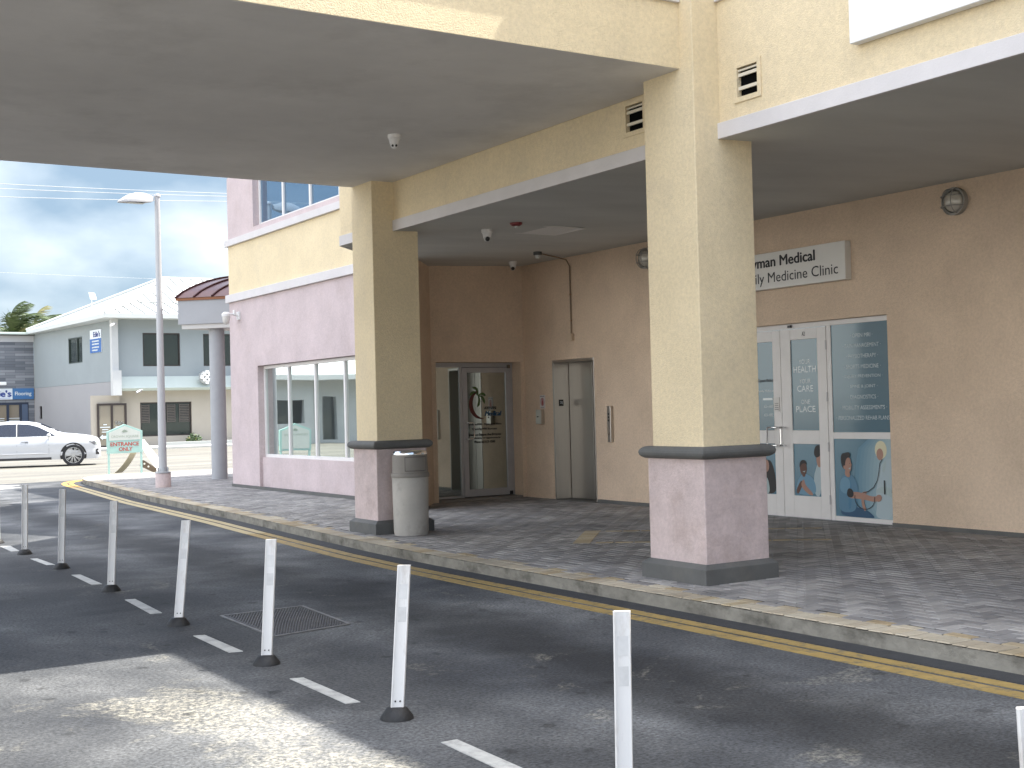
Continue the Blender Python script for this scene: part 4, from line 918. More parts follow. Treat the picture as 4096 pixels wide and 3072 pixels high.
# drain cover
t = thing('drain_cover', 'square cast iron cover with raised studs set in the lane asphalt', 'drain cover', (3.74, 9.16, RZ))
IRON = mat('cast_iron', (0.055,0.056,0.06), 0.5, metal=0.4, var=0.3, vscale=12, dirt=(0.12,0.11,0.10), dirt_amt=0.6, dscale=9)
c0 = Vector((3.44,9.62,0)); c1 = Vector((4.075,9.655,0)); c2 = Vector((4.0,8.655,0)); c3 = Vector((3.41,8.545,0))
def bil(u, v): return c0*(1-u)*(1-v)+c1*u*(1-v)+c2*u*v+c3*(1-u)*v
m_ = MB(); rg = 0.035
m_.add([bil(a, b)+Vector((0,0,RZ+0.006)) for a, b in ((0,0),(1,0),(1,1),(0,1))], [(3,2,1,0)])
NU, NV = 26, 40
for i in range(NU):
    for j in range(NV):
        u = (i+0.5+(0.25 if j % 2 else -0.25))/NU; v = (j+0.5)/NV
        if not 0.01 < u < 0.99: continue
        p = bil(u, v); s_ = 0.008
        m_.add([(p.x-s_,p.y,RZ+0.006),(p.x,p.y-s_,RZ+0.006),(p.x+s_,p.y,RZ+0.006),(p.x,p.y+s_,RZ+0.006),(p.x-0.004,p.y,RZ+0.013),(p.x,p.y-0.004,RZ+0.013),(p.x+0.004,p.y,RZ+0.013),(p.x,p.y+0.004,RZ+0.013)], [(4,5,6,7),(0,1,5,4),(1,2,6,5),(2,3,7,6),(3,0,4,7)])
m_.build('plate', IRON, t)
m_ = MB()
for a, b in (((-0.04,-0.03),(1.04,-0.03)),((1.04,-0.03),(1.04,1.03)),((1.04,1.03),(-0.04,1.03)),((-0.04,1.03),(-0.04,-0.03))):
    p, q = bil(*a), bil(*b); d_ = (q-p).normalized(); n_ = Vector((-d_.y, d_.x, 0))*0.012
    m_.add([p-n_+Vector((0,0,RZ+0.001)), q-n_+Vector((0,0,RZ+0.001)), q+n_+Vector((0,0,RZ+0.001)), p+n_+Vector((0,0,RZ+0.001))]+[p-n_+Vector((0,0,RZ+0.009)), q-n_+Vector((0,0,RZ+0.009)), q+n_+Vector((0,0,RZ+0.009)), p+n_+Vector((0,0,RZ+0.009))], [(4,5,6,7),(0,1,5,4),(1,2,6,5),(2,3,7,6),(3,0,4,7)])
m_.build('frame', mat('worn_iron_edge', (0.14,0.14,0.14), 0.5, metal=0.3, var=0.4, vscale=8), t)

# ------------------------------------------------------------------ street lamp
LX, LY = 8.06, 26.06
t = thing('street_lamp', 'tall white lamp post with a cobra head on a round pink concrete foot', 'street lamp', (LX, LY, PZ))
MB().lathe(LX, LY, [(0.155,PZ),(0.155,0.42),(0.145,0.44)], 28).build('footing', PINKP, t, smooth=True)
MB().lathe(LX, LY, [(0.165,0.442),(0.165,0.462),(0.10,0.47),(0.092,0.53),(0.088,0.56)], 24).build('flange', mat('galvanised', (0.42,0.43,0.44), 0.5, metal=0.4, var=0.2), t, smooth=True)
b = MB()
for k in range(4): b.lathe(LX+0.135*math.cos(k*math.pi/2+0.5), LY+0.135*math.sin(k*math.pi/2+0.5), [(0.014,0.45),(0.014,0.55)], 8)
b.build('bolt', MATS['galvanised'], t)
MB().lathe(LX-0.005, LY, [(0.085,0.47),(0.052,6.10)], 24).build('pole', mat('lamp_post_white', (0.44,0.44,0.445), 0.45, var=0.05), t, smooth=True)
MB().lathe(LX-0.005, LY, [(0.066,6.10),(0.066,6.13),(0.05,6.16)], 20).build('cap', MATS['lamp_post_white'], t, smooth=True)
hd = MB(); secs = [(-0.06,0.02,6.02,6.10),(-0.10,0.05,5.99,6.11),(-0.25,0.13,5.965,6.15),(-0.45,0.15,5.955,6.15),(-0.62,0.13,5.95,6.09),(-0.72,0.10,5.945,6.02),(-0.79,0.05,5.945,5.965)]
vs = []
for (dx, hw, zl, zh) in secs:
    for (yy, zz_) in ((-hw,zl),(hw,zl),(hw,zl+(zh-zl)*0.45),(hw*0.6,zh),(-hw*0.6,zh),(-hw,zl+(zh-zl)*0.45)): vs.append((LX-0.02+dx, LY+yy, zz_))
fs = [(j*6+i, j*6+(i+1)%6, (j+1)*6+(i+1)%6, (j+1)*6+i) for j in range(len(secs)-1) for i in range(6)] + [(5,4,3,2,1,0), tuple(len(secs)*6-6+i for i in range(6))]
hd.add(vs, fs); hd.build('lamp_head', MATS['lamp_post_white'], t, smooth=True, sharp=35)
MB().box(LX-0.62, LX-0.28, LY-0.09, LY+0.09, 5.943, 5.953).build('lens', mat('lamp_lens', (0.25,0.25,0.24), 0.2), t)

# ------------------------------------------------------------------ entrance sign(s)
def ent_sign(name, x, y, label, words=True):
    t = thing(name, label, 'sign', (x, y, PZ if x > 7 else RZ)); z0 = PZ if x > 7 else RZ
    MINT = mat('mint_paint', (0.33,0.52,0.475), 0.5, var=0.06, vscale=5); PALEM = mat('faded_white_green', (0.52,0.56,0.52), 0.5, var=0.06, vscale=5)
    q = MB()
    for dx in (-0.41, 0.42): q.box(x+dx-0.022, x+dx+0.022, y-0.022, y+0.022, z0, z0+0.56)
    q.build('post', MINT, t)
    q = MB(); q.extr((x,y,z0), UX, UZ, NY, [(-0.455,0.525),(0.455,0.535),(0.455,1.095),(0.0,1.275),(-0.455,1.085)], -0.025, 0.025); q.build('board', MINT, t, bevel=0.004)
    q = MB(); q.extr((x,y,z0), UX, UZ, NY, [(-0.40,0.86),(0.40,0.87),(0.40,1.07),(0.0,1.225),(-0.40,1.06)] if words else [(-0.40,0.58),(0.40,0.58),(0.40,1.07),(0.0,1.225),(-0.40,1.06)], 0.0255, 0.029)
    q.build('upper_panel', PALEM, t)
    q = MB(); cc = (x, y-0.03, z0+1.09)
    text(q, 'CROWN SQUARE', (x, y-0.03, z0+0.955), UX, UZ, NY, 0.70, 0.065, 0, 0.0, off=0.002)
    for k in range(5):
        a = R(90+(k-2)*32); q.flat((cc[0],cc[1]-0.002,cc[2]-0.03), UX, UZ, [(-0.022*math.sin(a)*0.6, 0.022*math.cos(a)*0.6),(0.06*math.cos(a)-0.018*math.sin(a),0.055*math.sin(a)+0.018*math.cos(a)),(0.09*math.cos(a),0.085*math.sin(a)),(0.06*math.cos(a)+0.018*math.sin(a),0.055*math.sin(a)-0.018*math.cos(a))], 0)
    if words:
        text(q, 'ENTRANCE', (x-0.005, y-0.026, z0+0.765), UX, UZ, NY, 0.72, 0.095, 1, 0.02, off=0.003)
        text(q, 'ONLY', (x+0.015, y-0.026, z0+0.635), UX, UZ, NY, 0.34, 0.095, 1, 0.02, off=0.003)
    q.build('lettering', [mat('faded_green_letters', (0.27,0.33,0.27), 0.5), mat('red_letters', (0.42,0.05,0.04), 0.5)], t, fixn=False)
ent_sign('entrance_sign', 9.29, 33.2, 'mint green gabled Crown Square sign reading ENTRANCE ONLY on the kerb tip')
ent_sign('directory_sign', 4.65, 33.0, 'pale gabled Crown Square sign seen only as a reflection in the window', False)

# bowed fabric frame behind the sign
t = thing('bowed_banner', 'bowed white banner strip with blue characters and brown slotted foot beside the mint sign', 'banner', (9.8, 33.6, PZ))
def bow(pts, w, ydir, y, name, m_, th=0.012):
    q = MB(); P = pts
    for a, b in zip(P[:-1], P[1:]):
        q.add([(a[0],y,a[1]),(b[0],y,b[1]),(b[0]+b[2],y+0.25,b[1]+b[3]),(a[0]+a[2],y+0.25,a[1]+a[3]),(a[0],y+th,a[1]),(b[0],y+th,b[1]),(b[0]+b[2],y+0.25+th,b[1]+b[3]),(a[0]+a[2],y+0.25+th,a[1]+a[3])], [(0,1,2,3),(7,6,5,4),(0,1,5,4),(2,3,7,6)])
    return q.build(name, m_, t)
def curve_(p0, p1, p2, n=12, w0=(0.1,0.02), w1=(0.1,0.02)):
    out = []
    for k in range(n+1):
        u = k/n; x = (1-u)**2*p0[0]+2*u*(1-u)*p1[0]+u*u*p2[0]; z = (1-u)**2*p0[1]+2*u*(1-u)*p1[1]+u*u*p2[1]
        out.append((x, z, w0[0]+(w1[0]-w0[0])*u, w0[1]+(w1[1]-w0[1])*u))
    return out
bow(curve_((9.70,1.0),(9.84,0.72),(10.20,0.17), w0=(0.24,0.0), w1=(0.22,0.20)), 0, 0, 33.45, 'front_strip', WHITE)
bow(curve_((9.10,0.16),(9.45,0.42),(9.66,0.95), w0=(0.28,0.0), w1=(0.22,0.0)), 0, 0, 33.55, 'rear_strip', mat('tan_plastic_strip', (0.50,0.45,0.32), 0.6, var=0.15))
q = MB(); BLN = mat('banner_blue', (0.06,0.12,0.32), 0.5)
def onb(u):  # point on front strip centre line
    P = curve_((9.70,1.0),(9.84,0.72),(10.20,0.17), w0=(0.24,0.0), w1=(0.22,0.20)); i = min(int(u*12), 11); f_ = u*12-i; a, b = P[i], P[i+1]
    c = Vector((a[0]+(b[0]-a[0])*f_+(a[2])*0.5, 33.44+0.125, a[1]+(b[1]-a[1])*f_+a[3]*0.5)); d_ = Vector((b[0]-a[0],0,b[1]-a[1])).normalized(); return c, d_
for u, h_, w_, mi in ((0.12,0.02,0.015,1),(0.30,0.06,0.012,0),(0.34,0.012,0.05,0),(0.44,0.012,0.05,0),(0.40,0.05,0.01,0),(0.58,0.014,0.05,0),(0.62,0.04,0.01,0),(0.72,0.01,0.02,1),(0.80,0.02,0.012,1),(0.90,0.03,0.02,0)):
    c, d_ = onb(u); n_ = Vector((-d_.z, 0, d_.x)); c = c + Vector((0,-0.15,0))
    q.add([c-d_*h_/2-n_*w_, c+d_*h_/2-n_*w_, c+d_*h_/2+n_*w_, c-d_*h_/2+n_*w_], [(0,1,2,3)], mi)
q.build('character', [BLN, mat('banner_red', (0.4,0.06,0.08), 0.5)], t, fixn=False)
q = MB(); q.extr((0,33.42,0), UX, UZ, NY, [(9.73,0.33),(9.78,0.36),(9.77,0.46),(9.84,0.47),(10.18,0.24),(10.14,0.13),(10.06,0.16)], -0.06, 0); q.build('foot', mat('brown_slotted_metal', (0.13,0.10,0.07), 0.6, metal=0.3, var=0.3), t)
q = MB()
for c in ((9.85,0.375),(9.955,0.30)): q.add([(c[0]+0.026*math.cos(2*math.pi*k/12), 33.417, c[1]+0.026*math.sin(2*math.pi*k/12)) for k in range(12)], [tuple(range(12))])
q.build('slot', mat('slot_pale', (0.7,0.68,0.6), 0.8), t, fixn=False)
MB().tube([(9.79,33.44,0.46),(9.765,33.44,0.70),(9.74,33.44,0.86)], 0.006, 5).build('cord', BLACK, t)

# ------------------------------------------------------------------ corner portico
t = thing('corner_portico', 'round grey column carrying grey fascia and curved dark red metal roof', 'portico', (10.0, 28.1, PZ))
MB().lathe(10.0, 28.15, [(0.176,PZ),(0.172,3.6)], 32).build('column', mat('grey_column_paint', (0.355,0.36,0.37), 0.6, var=0.07, vscale=4, bump=0.15, bscale=30), t, smooth=True)
e1 = Vector((S2,-S2,0)); n1 = Vector((0.96,0.28,0)); p0 = Vector((9.21,28.44,0)); L1 = 2.6; D1 = 1.8
GF = mat('grey_fascia', (0.37,0.375,0.385), 0.8, var=0.05, bump=0.2, bscale=50)
def slab(mb, a0, a1, b0, b1, z0, z1):
    q = [p0+e1*a+n1*b for a, b in ((a0,b0),(a1,b0),(a1,b1),(a0,b1))]
    mb.add([(p.x,p.y,z0) for p in q]+[(p.x,p.y,z1) for p in q], [(0,3,2,1),(4,5,6,7),(0,1,5,4),(1,2,6,5),(2,3,7,6),(3,0,4,7)])
q = MB(); slab(q, 0, L1, 0, D1, 3.652, 4.187); q.build('fascia', GF, t)
q = MB(); slab(q, 0.05, L1, 0.04, D1-0.04, 3.548, 3.650); q.build('beam', mat('pale_beam', (0.56,0.54,0.51), 0.8), t)
q = MB(); slab(q, -0.03, L1, -0.03, D1, 4.188, 4.245); q.build('gutter', mat('copper_gutter', (0.22,0.085,0.035), 0.5, metal=0.3), t)
RED = mat('dark_red_roof_metal', (0.085,0.035,0.04), 0.35, metal=0.4, var=0.15, vscale=3)
prof = [(D1*(1-math.cos(R(90)*k/12)) if False else -0.06+(D1+0.3)*k/12, 4.247+0.60*math.sin(R(90)*(k/12)**0.8)) for k in range(13)]
q = MB()
vs = []
for (b_, z) in prof:
    for a_ in (-0.06, L1): p = p0+e1*a_+n1*b_; vs.append((p.x,p.y,z))
q.add(vs, [(2*k, 2*k+1, 2*k+3, 2*k+2) for k in range(12)]); 
lowp = [(b_, 4.247) for b_, z in prof]
for a_ in (-0.06, L1):
    q.add([tuple((p0+e1*a_+n1*b_)[:2])+(z,) for b_, z in prof]+[tuple((p0+e1*a_+n1*prof[-1][0])[:2])+(4.247,)], [tuple(range(14))])
rf = q.build('roof', RED, t, smooth=True, sharp=50)
q = MB()
for a_ in (0.0, 0.44, 0.88, 1.32, 1.76, 2.2):
    pts = [(p0+e1*a_+n1*b_) for b_, z in prof]; q.tube([(p.x,p.y,z+0.015) for p, (b_, z) in zip(pts, prof)], 0.022, 6)
q.build('seam', mat('dark_seam', (0.05,0.012,0.012), 0.4, metal=0.3), rf)

# ------------------------------------------------------------------ two-storey grey building across the street
GB = thing('two_storey_building', 'pale grey two-storey building with white hip roof and dark windows across the street', 'building', (18.1, 65.6, RZ))
C = Vector((18.1,65.58)); Ev = Vector((16.8,78.6)); 
GREY = mat('grey_blue_render', (0.275,0.305,0.315), 0.9, var=0.05, vscale=0.6, bump=0.2, bscale=20, spec=0.1)
CREAM = mat('cream_render', (0.40,0.36,0.305), 0.9, var=0.07, vscale=0.6, bump=0.2, bscale=20, spec=0.1)
LAV = mat('lilac_grey_render', (0.32,0.315,0.32), 0.9, var=0.08, vscale=0.5, spec=0.1, dirt=(0.24,0.235,0.25), dirt_amt=0.4, dscale=0.5)
MINTW = mat('pale_mint_band', (0.43,0.48,0.45), 0.85, var=0.04)
XR = 40.0
dl = (Ev-C).normalized(); LU = Vector((dl.x, dl.y, 0)); LN = Vector((-dl.y, dl.x, 0)); LL = (Ev-C).length
w = MB(); w.panel((0,C.y+0.25,0), UX, UZ, NY, (C.x+0.05, XR), (0, 3.0), [(19.246,21.94,0.58,2.33),(24.2,27.2,0.58,2.33)], 0.3); w.build('lower_wall', CREAM, GB)
w = MB(); w.panel((0,C.y,0), UX, UZ, NY, (C.x, XR), (3.6, 6.75), [(19.37,21.315,4.18,5.89),(22.553,24.5,4.18,5.87),(26.2,28.2,4.18,5.87)], 0.3); w.build('upper_wall', GREY, GB)
w = MB(); w.add([(C.x,C.y-0.35,2.93),(XR,C.y-0.35,2.93),(XR,C.y-0.60,3.05),(C.x,C.y-0.60,3.05),(C.x,C.y-0.02,3.66),(XR,C.y-0.02,3.66),(C.x,C.y+0.3,2.93),(XR,C.y+0.3,2.93),(C.x,C.y+0.3,3.66),(XR,C.y+0.3,3.66)], [(0,1,2,3),(3,2,5,4),(6,7,1,0),(4,5,9,8),(0,3,4,8,6),(1,2,5,9,7)]); w.build('band', MINTW, GB)
w = MB(); w.panel((C.x,C.y,0), LU, UZ, LN, (0.3, LL), (0, 3.43), [(LL-1.3,LL-0.85,1.62,2.36)], 0.25); w.build('lower_wall', LAV, GB)
w = MB(); w.panel((C.x,C.y,0), LU, UZ, LN, (0.05, LL), (3.44, 6.75), [(5.05,7.2,4.60,6.0)], 0.25); w.build('upper_wall', GREY, GB)
w = MB(); w.box(C.x-0.38, C.x-0.06, C.y-0.32, C.y+0.02, 2.70, 6.6); w.box(C.x-0.45, C.x-0.03, C.y-0.7, C.y-0.32, 2.70, 3.95); w.build('corner_pier', mat('white_pier', (0.46,0.465,0.46), 0.8, var=0.04), GB)
w = MB(); w.panel((C.x,C.y-0.02,0), (-1,0,0), UZ, NY, (-0.05, 1.25), (0, 2.72), [], 0.2) if False else None
# windows and doors
def win(P0, U, V, N, u0, u1, v0, v1, mull=(), gm=GDARK, fm=BLACK, fr=0.06, depth=0.12, name='window', parent=GB):
    f = MB()
    f.obox(P0,U,V,N,u0,u1,v0,v0+fr,-depth,-depth+0.05); f.obox(P0,U,V,N,u0,u1,v1-fr,v1,-depth,-depth+0.05)
    for u in [u0+fr/2]+list(mull)+[u1-fr/2]: f.obox(P0,U,V,N,u-fr/2,u+fr/2,v0+fr,v1-fr,-depth,-depth+0.05)
    o = f.build(name, fm, parent)
    g = MB(); g.obox(P0,U,V,N,u0,u1,v0,v1,-depth-0.02,-depth-0.01); g.build('pane', gm, o)
    return o
BRZ = mat('dark_bronze_frame', (0.035,0.025,0.022), 0.4)
win((0,C.y,0), UX, UZ, NY, 19.37,21.315,4.18,5.89, (), GDARK, BRZ); win((0,C.y,0), UX, UZ, NY, 22.553,24.5,4.18,5.87, (), GDARK, BRZ); win((0,C.y,0), UX, UZ, NY, 26.2,28.2,4.18,5.87, (), GDARK, BRZ)
wd = win((0,C.y+0.25,0), UX, UZ, NY, 19.246,21.94,0.58,2.33, (20.55,), GDARK, BRZ)
for xa, xb in ((19.32, 19.75), (20.65, 21.1), (21.3, 21.85)):
    sh = MB()
    for k in range(11): sh.box(xa, xb, C.y+0.345, C.y+0.36, 1.30+k*0.085, 1.34+k*0.085)
    sh.box(xa, xa+0.03, C.y+0.343, C.y+0.362, 1.27, 2.22); sh.box(xb-0.03, xb, C.y+0.343, C.y+0.362, 1.27, 2.22)
    sh.build('shutter', mat('brown_shutter', (0.10,0.08,0.07), 0.5), wd)
win((0,C.y+0.25,0), UX, UZ, NY, 24.2,27.2,0.58,2.33, (25.7,), GDARK, BRZ)
win((C.x,C.y,0), LU, UZ, LN, 5.05,7.2,4.60,6.0, (5.9,), GDARK, mat('dark_green_frame', (0.05,0.065,0.06), 0.4), depth=0.06); win((C.x,C.y,0), LU, UZ, LN, LL-1.3,LL-0.85,1.62,2.36, (), GDARK, BRZ, fr=0.03, depth=0.1)
# corner entrance: a short wall across the corner
w = MB(); w.box(16.72, 18.12, C.y-0.05, C.y+0.15, 0, 2.72); w.build('lower_wall', CREAM, GB)
dd_ = win((0,C.y-0.12,0), UX, UZ, NY, 16.975,18.445,0.10,2.31, (17.71,), GBEIGE, BRZ, fr=0.10, depth=0.02, name='door')
lt = MB(); text(lt, "Edie's", (18.07,C.y-0.0,1.32), UX, UZ, NY, 0.40, 0.16, 0, 0.02, off=0.0)
for z, w_, x_ in ((1.12,0.40,18.07),(1.0,0.36,18.07),(0.86,0.36,18.07),(1.25,0.18,17.35),(1.12,0.5,17.35),(1.0,0.30,17.35),(0.88,0.34,17.35)): lt.box(x_-w_/2, x_+w_/2, C.y-0.165, C.y-0.16, z-0.022, z+0.022)
lt.v = [(x, C.y-0.16 if y > C.y-0.02 else y, z) for x, y, z in lt.v]
lt.flat((17.35,C.y-0.16,0.62), UX, UZ, [(-0.28,0),(-0.12,0.14),(-0.12,0.07),(0.20,0.07),(0.20,-0.07),(-0.12,-0.07),(-0.12,-0.14)])
lt.build('lettering', VW, dd_, fixn=False)
# roof
WROOF = mat('white_metal_roof', (0.50,0.52,0.51), 0.6, var=0.04)
eN = Vector((17.2,64.6,6.80)); eF = Vector((16.37,78.4,6.80)); k1 = Vector((19.5,67.6,7.62)); k1b = Vector((18.7,75.6,7.62)); rL = Vector((22.5,72.3,9.42)); eR = Vector((41,64.6,6.80)); k1R = Vector((41,67.6,7.62)); rR = Vector((41,72.3,9.42)); bk = Vector((41,80,6.8))
w = MB(); w.add([eN,eR,k1R,k1,rR,rL,eF,k1b,bk], [(0,1,2,3),(3,2,4,5),(0,3,7,6),(3,5,7),(6,7,5),(6,5,4,8)])
dz = Vector((0,0,-0.22)); w.add([eN,eR,eR+dz,eN+dz,eF,eF+dz,bk,bk+dz], [(0,1,2,3),(0,3,5,4),(4,5,7,6)]); w.add([eN+dz,eR+dz,bk+dz,eF+dz], [(0,1,2,3)])
rf = w.build('roof', WROOF, GB)
sm = MB()
def rib(a, b): sm.tube([a+Vector((0,0,0.03)), b+Vector((0,0,0.03))], 0.028, 4)
x = 18.0
while x < 34:
    k_ = k1 if x < k1.x else None
    ta = (x-eN.x)
    if x < 19.5: t_ = (x-eN.x)/(k1.x-eN.x); rib(Vector((x,64.6,6.8)), Vector((x, 64.6+3*t_, 6.8+0.82*t_)))
    else: rib(Vector((x,64.6,6.8)), Vector((x,67.6,7.62)))
    if x > 19.6:
        t_ = min(1, (x-k1.x)/(rL.x-k1.x)); rib(Vector((x,67.6,7.62)), Vector((x,67.6+4.7*t_,7.62+1.8*t_)))
    x += 0.62
rib(k1, k1R)
sm.build('seam', mat('roof_seam_grey', (0.16,0.17,0.165), 0.7), rf)
hp = MB()
for a, b in ((eN,k1),(k1,rL),(rL,rR),(eF,rL)): hp.tube([a+Vector((0,0,0.05)), b+Vector((0,0,0.05))], 0.07, 6)
hp.build('ridge_cap', WROOF, rf, smooth=True)
o = MB().obox((C.x,C.y,0), LU, UZ, LN, 2.15, 3.75, 5.02, 6.22, 0.0, 0.05); o = o.build('shop_banner', [mat('banner_white', (0.66,0.70,0.74), 0.5)])
tag(o, "tall white and blue banner with Edie's lettering on the upper side wall across the street", 'sign')
o['label'] = "tall white and blue banner with Edie's lettering on the upper side wall across the street"
lt = MB(); P_ = Vector((C.x,C.y,0)); UR = -LU
lt.obox((C.x,C.y,0), LU, UZ, LN, 2.15, 3.75, 5.02, 5.75, 0.052, 0.055, 0)
cc = P_+LU*2.75+Vector((0,0,5.98)); text(lt, "Edie's", cc+LN*0.055, UR, UZ, LN, 0.95, 0.28, 1, 0.03, off=0.003)
for z in (5.62, 5.47, 5.30, 5.15):
    c_ = P_+LU*2.95+Vector((0,0,z)); lt.obox(c_, UR, UZ, LN, -0.5, 0.5 if z > 5.2 else 0.3, -0.035, 0.035, 0.056, 0.058, 2)
lt.build('banner_print', [mat('banner_mid_blue', (0.045,0.13,0.36), 0.5), mat('navy_letters', (0.03,0.05,0.2), 0.5), VW], o, fixn=False)
def cam_bullet(x, y, z, label, m_=None):
    t = thing('bullet_camera', label, 'security camera', (x,y,z)); MB().tube([(x,y,z),(x,y-0.25,z+0.12),(x-0.2,y-0.4,z+0.08)], 0.03, 6).build('arm', SFRAME, t); MB().tube([(x-0.15,y-0.4,z+0.08),(x-0.36,y-0.5,z-0.03)], 0.055, 8).build('body', m_ or WHITEP, t, smooth=True)
cam_bullet(17.85, 65.1, 6.2, 'white lamp on a curved arm at the top of the corner pier across the street')
cam_bullet(19.05, 65.0, 2.85, 'small fixture hanging under the mint band right of the corner doors across the street', SFRAME)
# white wall ornament
t = thing('wall_ornament', 'round cluster of white tiles mounted on the mint band of the grey building', 'ornament', (22.45, 64.85, 3.56))
q = MB()
for i in range(-2, 3):
    for j in range(-2, 3):
        if abs(i)+abs(j) > 3 or (i+j) % 2: continue
        a = R(15 if (i % 2) else -10); c_ = Vector((22.45+i*0.135, 64.80, 3.57+j*0.135)); u = Vector((math.cos(a),0,math.sin(a))); v = Vector((-math.sin(a),0,math.cos(a)))
        q.obox(c_, u, v, NY, -0.08,0.08,-0.08,0.08,-0.05,0.06)
q.build('tile', WHITE, t, bevel=0.02); MB().tube([(22.45,65.1,3.57),(22.45,64.84,3.57)], 0.35, 16).build('backing', mat('ornament_grey', (0.35,0.36,0.36), 0.6), t)
t = thing('shop_fascia_sign', 'blue and white sign partly visible between the round column and the pink wall', 'sign', (24.6, 64.8, 3.5))
MB().box(24.0, 25.6, 64.86, 64.92, 3.05, 3.95).build('board', MATS['banner_mid_blue'], t); MB().box(24.0,25.6,64.84,64.86,3.05,3.45).build('lower_strip', WHITE, t)
# pavement in front of it
sheet('far_pavement', [(17.0,60.8),(40,60.8),(40,65.9),(18.5,65.9),(14,78.6),(9,78.6),(9,70)], 0.12, mat('far_pavement_concrete', (0.40,0.40,0.37), 0.9, var=0.08), 0.1)
MB().box(19.8, 40, 63.9, 64.6, 0.12, 0.28).build('step', mat('grey_step', (0.33,0.34,0.33), 0.9), GB)
# antenna
t = thing('roof_antenna', 'square white panel antenna on a thin pole above the hip roof', 'antenna', (18.6, 72.0, 7.2))
MB().tube([(18.55,72.2,7.0),(18.55,72.2,8.15)], 0.025, 6).build('pole', SFRAME, t)
q = MB(); q.add([(18.33,71.9,8.50),(18.68,72.0,8.48),(18.78,72.0,8.14),(18.42,71.9,8.13),(18.33,71.98,8.50),(18.68,72.08,8.48),(18.78,72.08,8.14),(18.42,71.98,8.13)], [(0,1,2,3),(7,6,5,4),(0,1,5,4),(1,2,6,5),(2,3,7,6),(3,0,4,7)]); q.build('panel', WHITE, t, bevel=0.01)

# ------------------------------------------------------------------ flooring shop
SY = 78.6
FS = thing('flooring_shop', 'low shop clad in grey wood planks with a blue and white Flooring sign', 'building', (13.0, SY, RZ))
m, n, l, b = new_mat('grey_wood_cladding')
t_ = n.new('ShaderNodeTexCoord'); mp_ = n.new('ShaderNodeMapping'); mp_.inputs['Rotation'].default_value = (R(90), 0, 0)
l.new(t_.outputs['Object'], mp_.inputs[0]); br = n.new('ShaderNodeTexBrick'); br.inputs['Scale'].default_value = 1.0
br.inputs['Brick Width'].default_value = 1.1; br.inputs['Row Height'].default_value = 0.16; br.inputs['Mortar Size'].default_value = 0.006
br.inputs['Color1'].default_value = (0.10,0.11,0.13,1); br.inputs['Color2'].default_value = (0.24,0.25,0.27,1); br.inputs['Mortar'].default_value = (0.05,0.05,0.06,1)
l.new(mp_.outputs[0], br.inputs['Vector']); l.new(br.outputs['Color'], b.inputs['Base Color']); b.inputs['Roughness'].default_value = 0.7
WOOD = m
w = MB(); w.box(2.0, 16.79, SY, SY+0.3, 3.55, 6.14); w.box(2.0, 16.79, SY, SY+0.3, 2.62, 3.55); w.box(16.45, 16.79, SY, SY+0.3, 0, 2.62); w.build('wall', WOOD, FS)
MB().box(2.0, 16.8, SY-0.02, SY+0.3, 6.142, 6.50).build('parapet', mat('parapet_white', (0.5,0.5,0.51), 0.8), FS)
w = MB(); w.add([(2.0,SY-0.5,6.62),(17.2,SY-0.5,6.55),(17.2,SY+6,6.9),(2.0,SY+6,6.9),(2.0,SY-0.5,6.70),(17.2,SY-0.5,6.66),(17.2,SY+6,7.1),(2.0,SY+6,7.1)], [(3,2,1,0),(4,5,6,7),(0,1,5,4),(1,2,6,5),(2,3,7,6),(3,0,4,7)]); w.build('roof', mat('pale_green_roof', (0.42,0.48,0.44), 0.6), FS)
MB().box(2.0, 17.0, SY-0.3, SY-0.1, 6.50, 6.60).build('gutter', mat('dark_gutter', (0.08,0.08,0.08), 0.5), FS)
q = MB(); q.box(15.56, 16.74, SY-0.10, SY-0.001, 2.80, 3.43, 0); q.box(13.2, 15.555, SY-0.10, SY-0.001, 2.80, 3.43, 1)
sgn = q.build('sign_board', [mat('flooring_blue', (0.05,0.15,0.33), 0.5), MATS['banner_white']], FS)
q = MB(); text(q, 'Flooring', (16.15, SY-0.10, 3.10), UX, UZ, NY, 0.90, 0.27, 0, 0.02); text(q, "Edie's", (14.85, SY-0.10, 3.14), UX, UZ, NY, 1.25, 0.36, 1, 0.04)
q.box(14.5,15.45,SY-0.104,SY-0.101,2.86,2.90,2); q.build('lettering', [VW, mat('sign_navy', (0.03,0.06,0.25), 0.5), mat('sign_pale_blue', (0.35,0.42,0.6), 0.5)], sgn, fixn=False)
DBL = mat('dark_blue_frame', (0.02,0.03,0.055), 0.5)
w = MB(); w.box(2.0, 16.45, SY+0.05, SY+0.10, 0.1, 2.62); w.build('shopfront_backing', BLACK, FS)
win((0,SY+0.03,0), UX, UZ, NY, 13.2,16.45,0.1,2.62, (14.2,15.3,16.0), GBEIGE, DBL, fr=0.14, depth=0.0, name='shopfront', parent=FS)
q = MB(); q.box(16.08,16.40,SY-0.03,SY+0.0,0.1,2.5); q.build('side_panel', mat('slate_blue_panel', (0.08,0.11,0.17), 0.5), FS)
q = MB()
for x_ in (14.8, 15.65):
    for z in (1.7,1.58,1.46): q.box(x_-0.3, x_+0.3, SY-0.045, SY-0.04, z-0.02, z+0.02)
q.build('lettering', VW, FS)
t = thing('shop_spotlight', 'white floodlight mounted above the Flooring sign', 'floodlight', (14.9, SY, 3.7)); MB().tube([(14.9,SY,3.75),(14.9,SY-0.4,3.75)], 0.03, 6).build('arm', SFRAME, t); MB().box(14.68,15.14,SY-0.62,SY-0.35,3.62,3.80).build('head', WHITE, t, bevel=0.03)

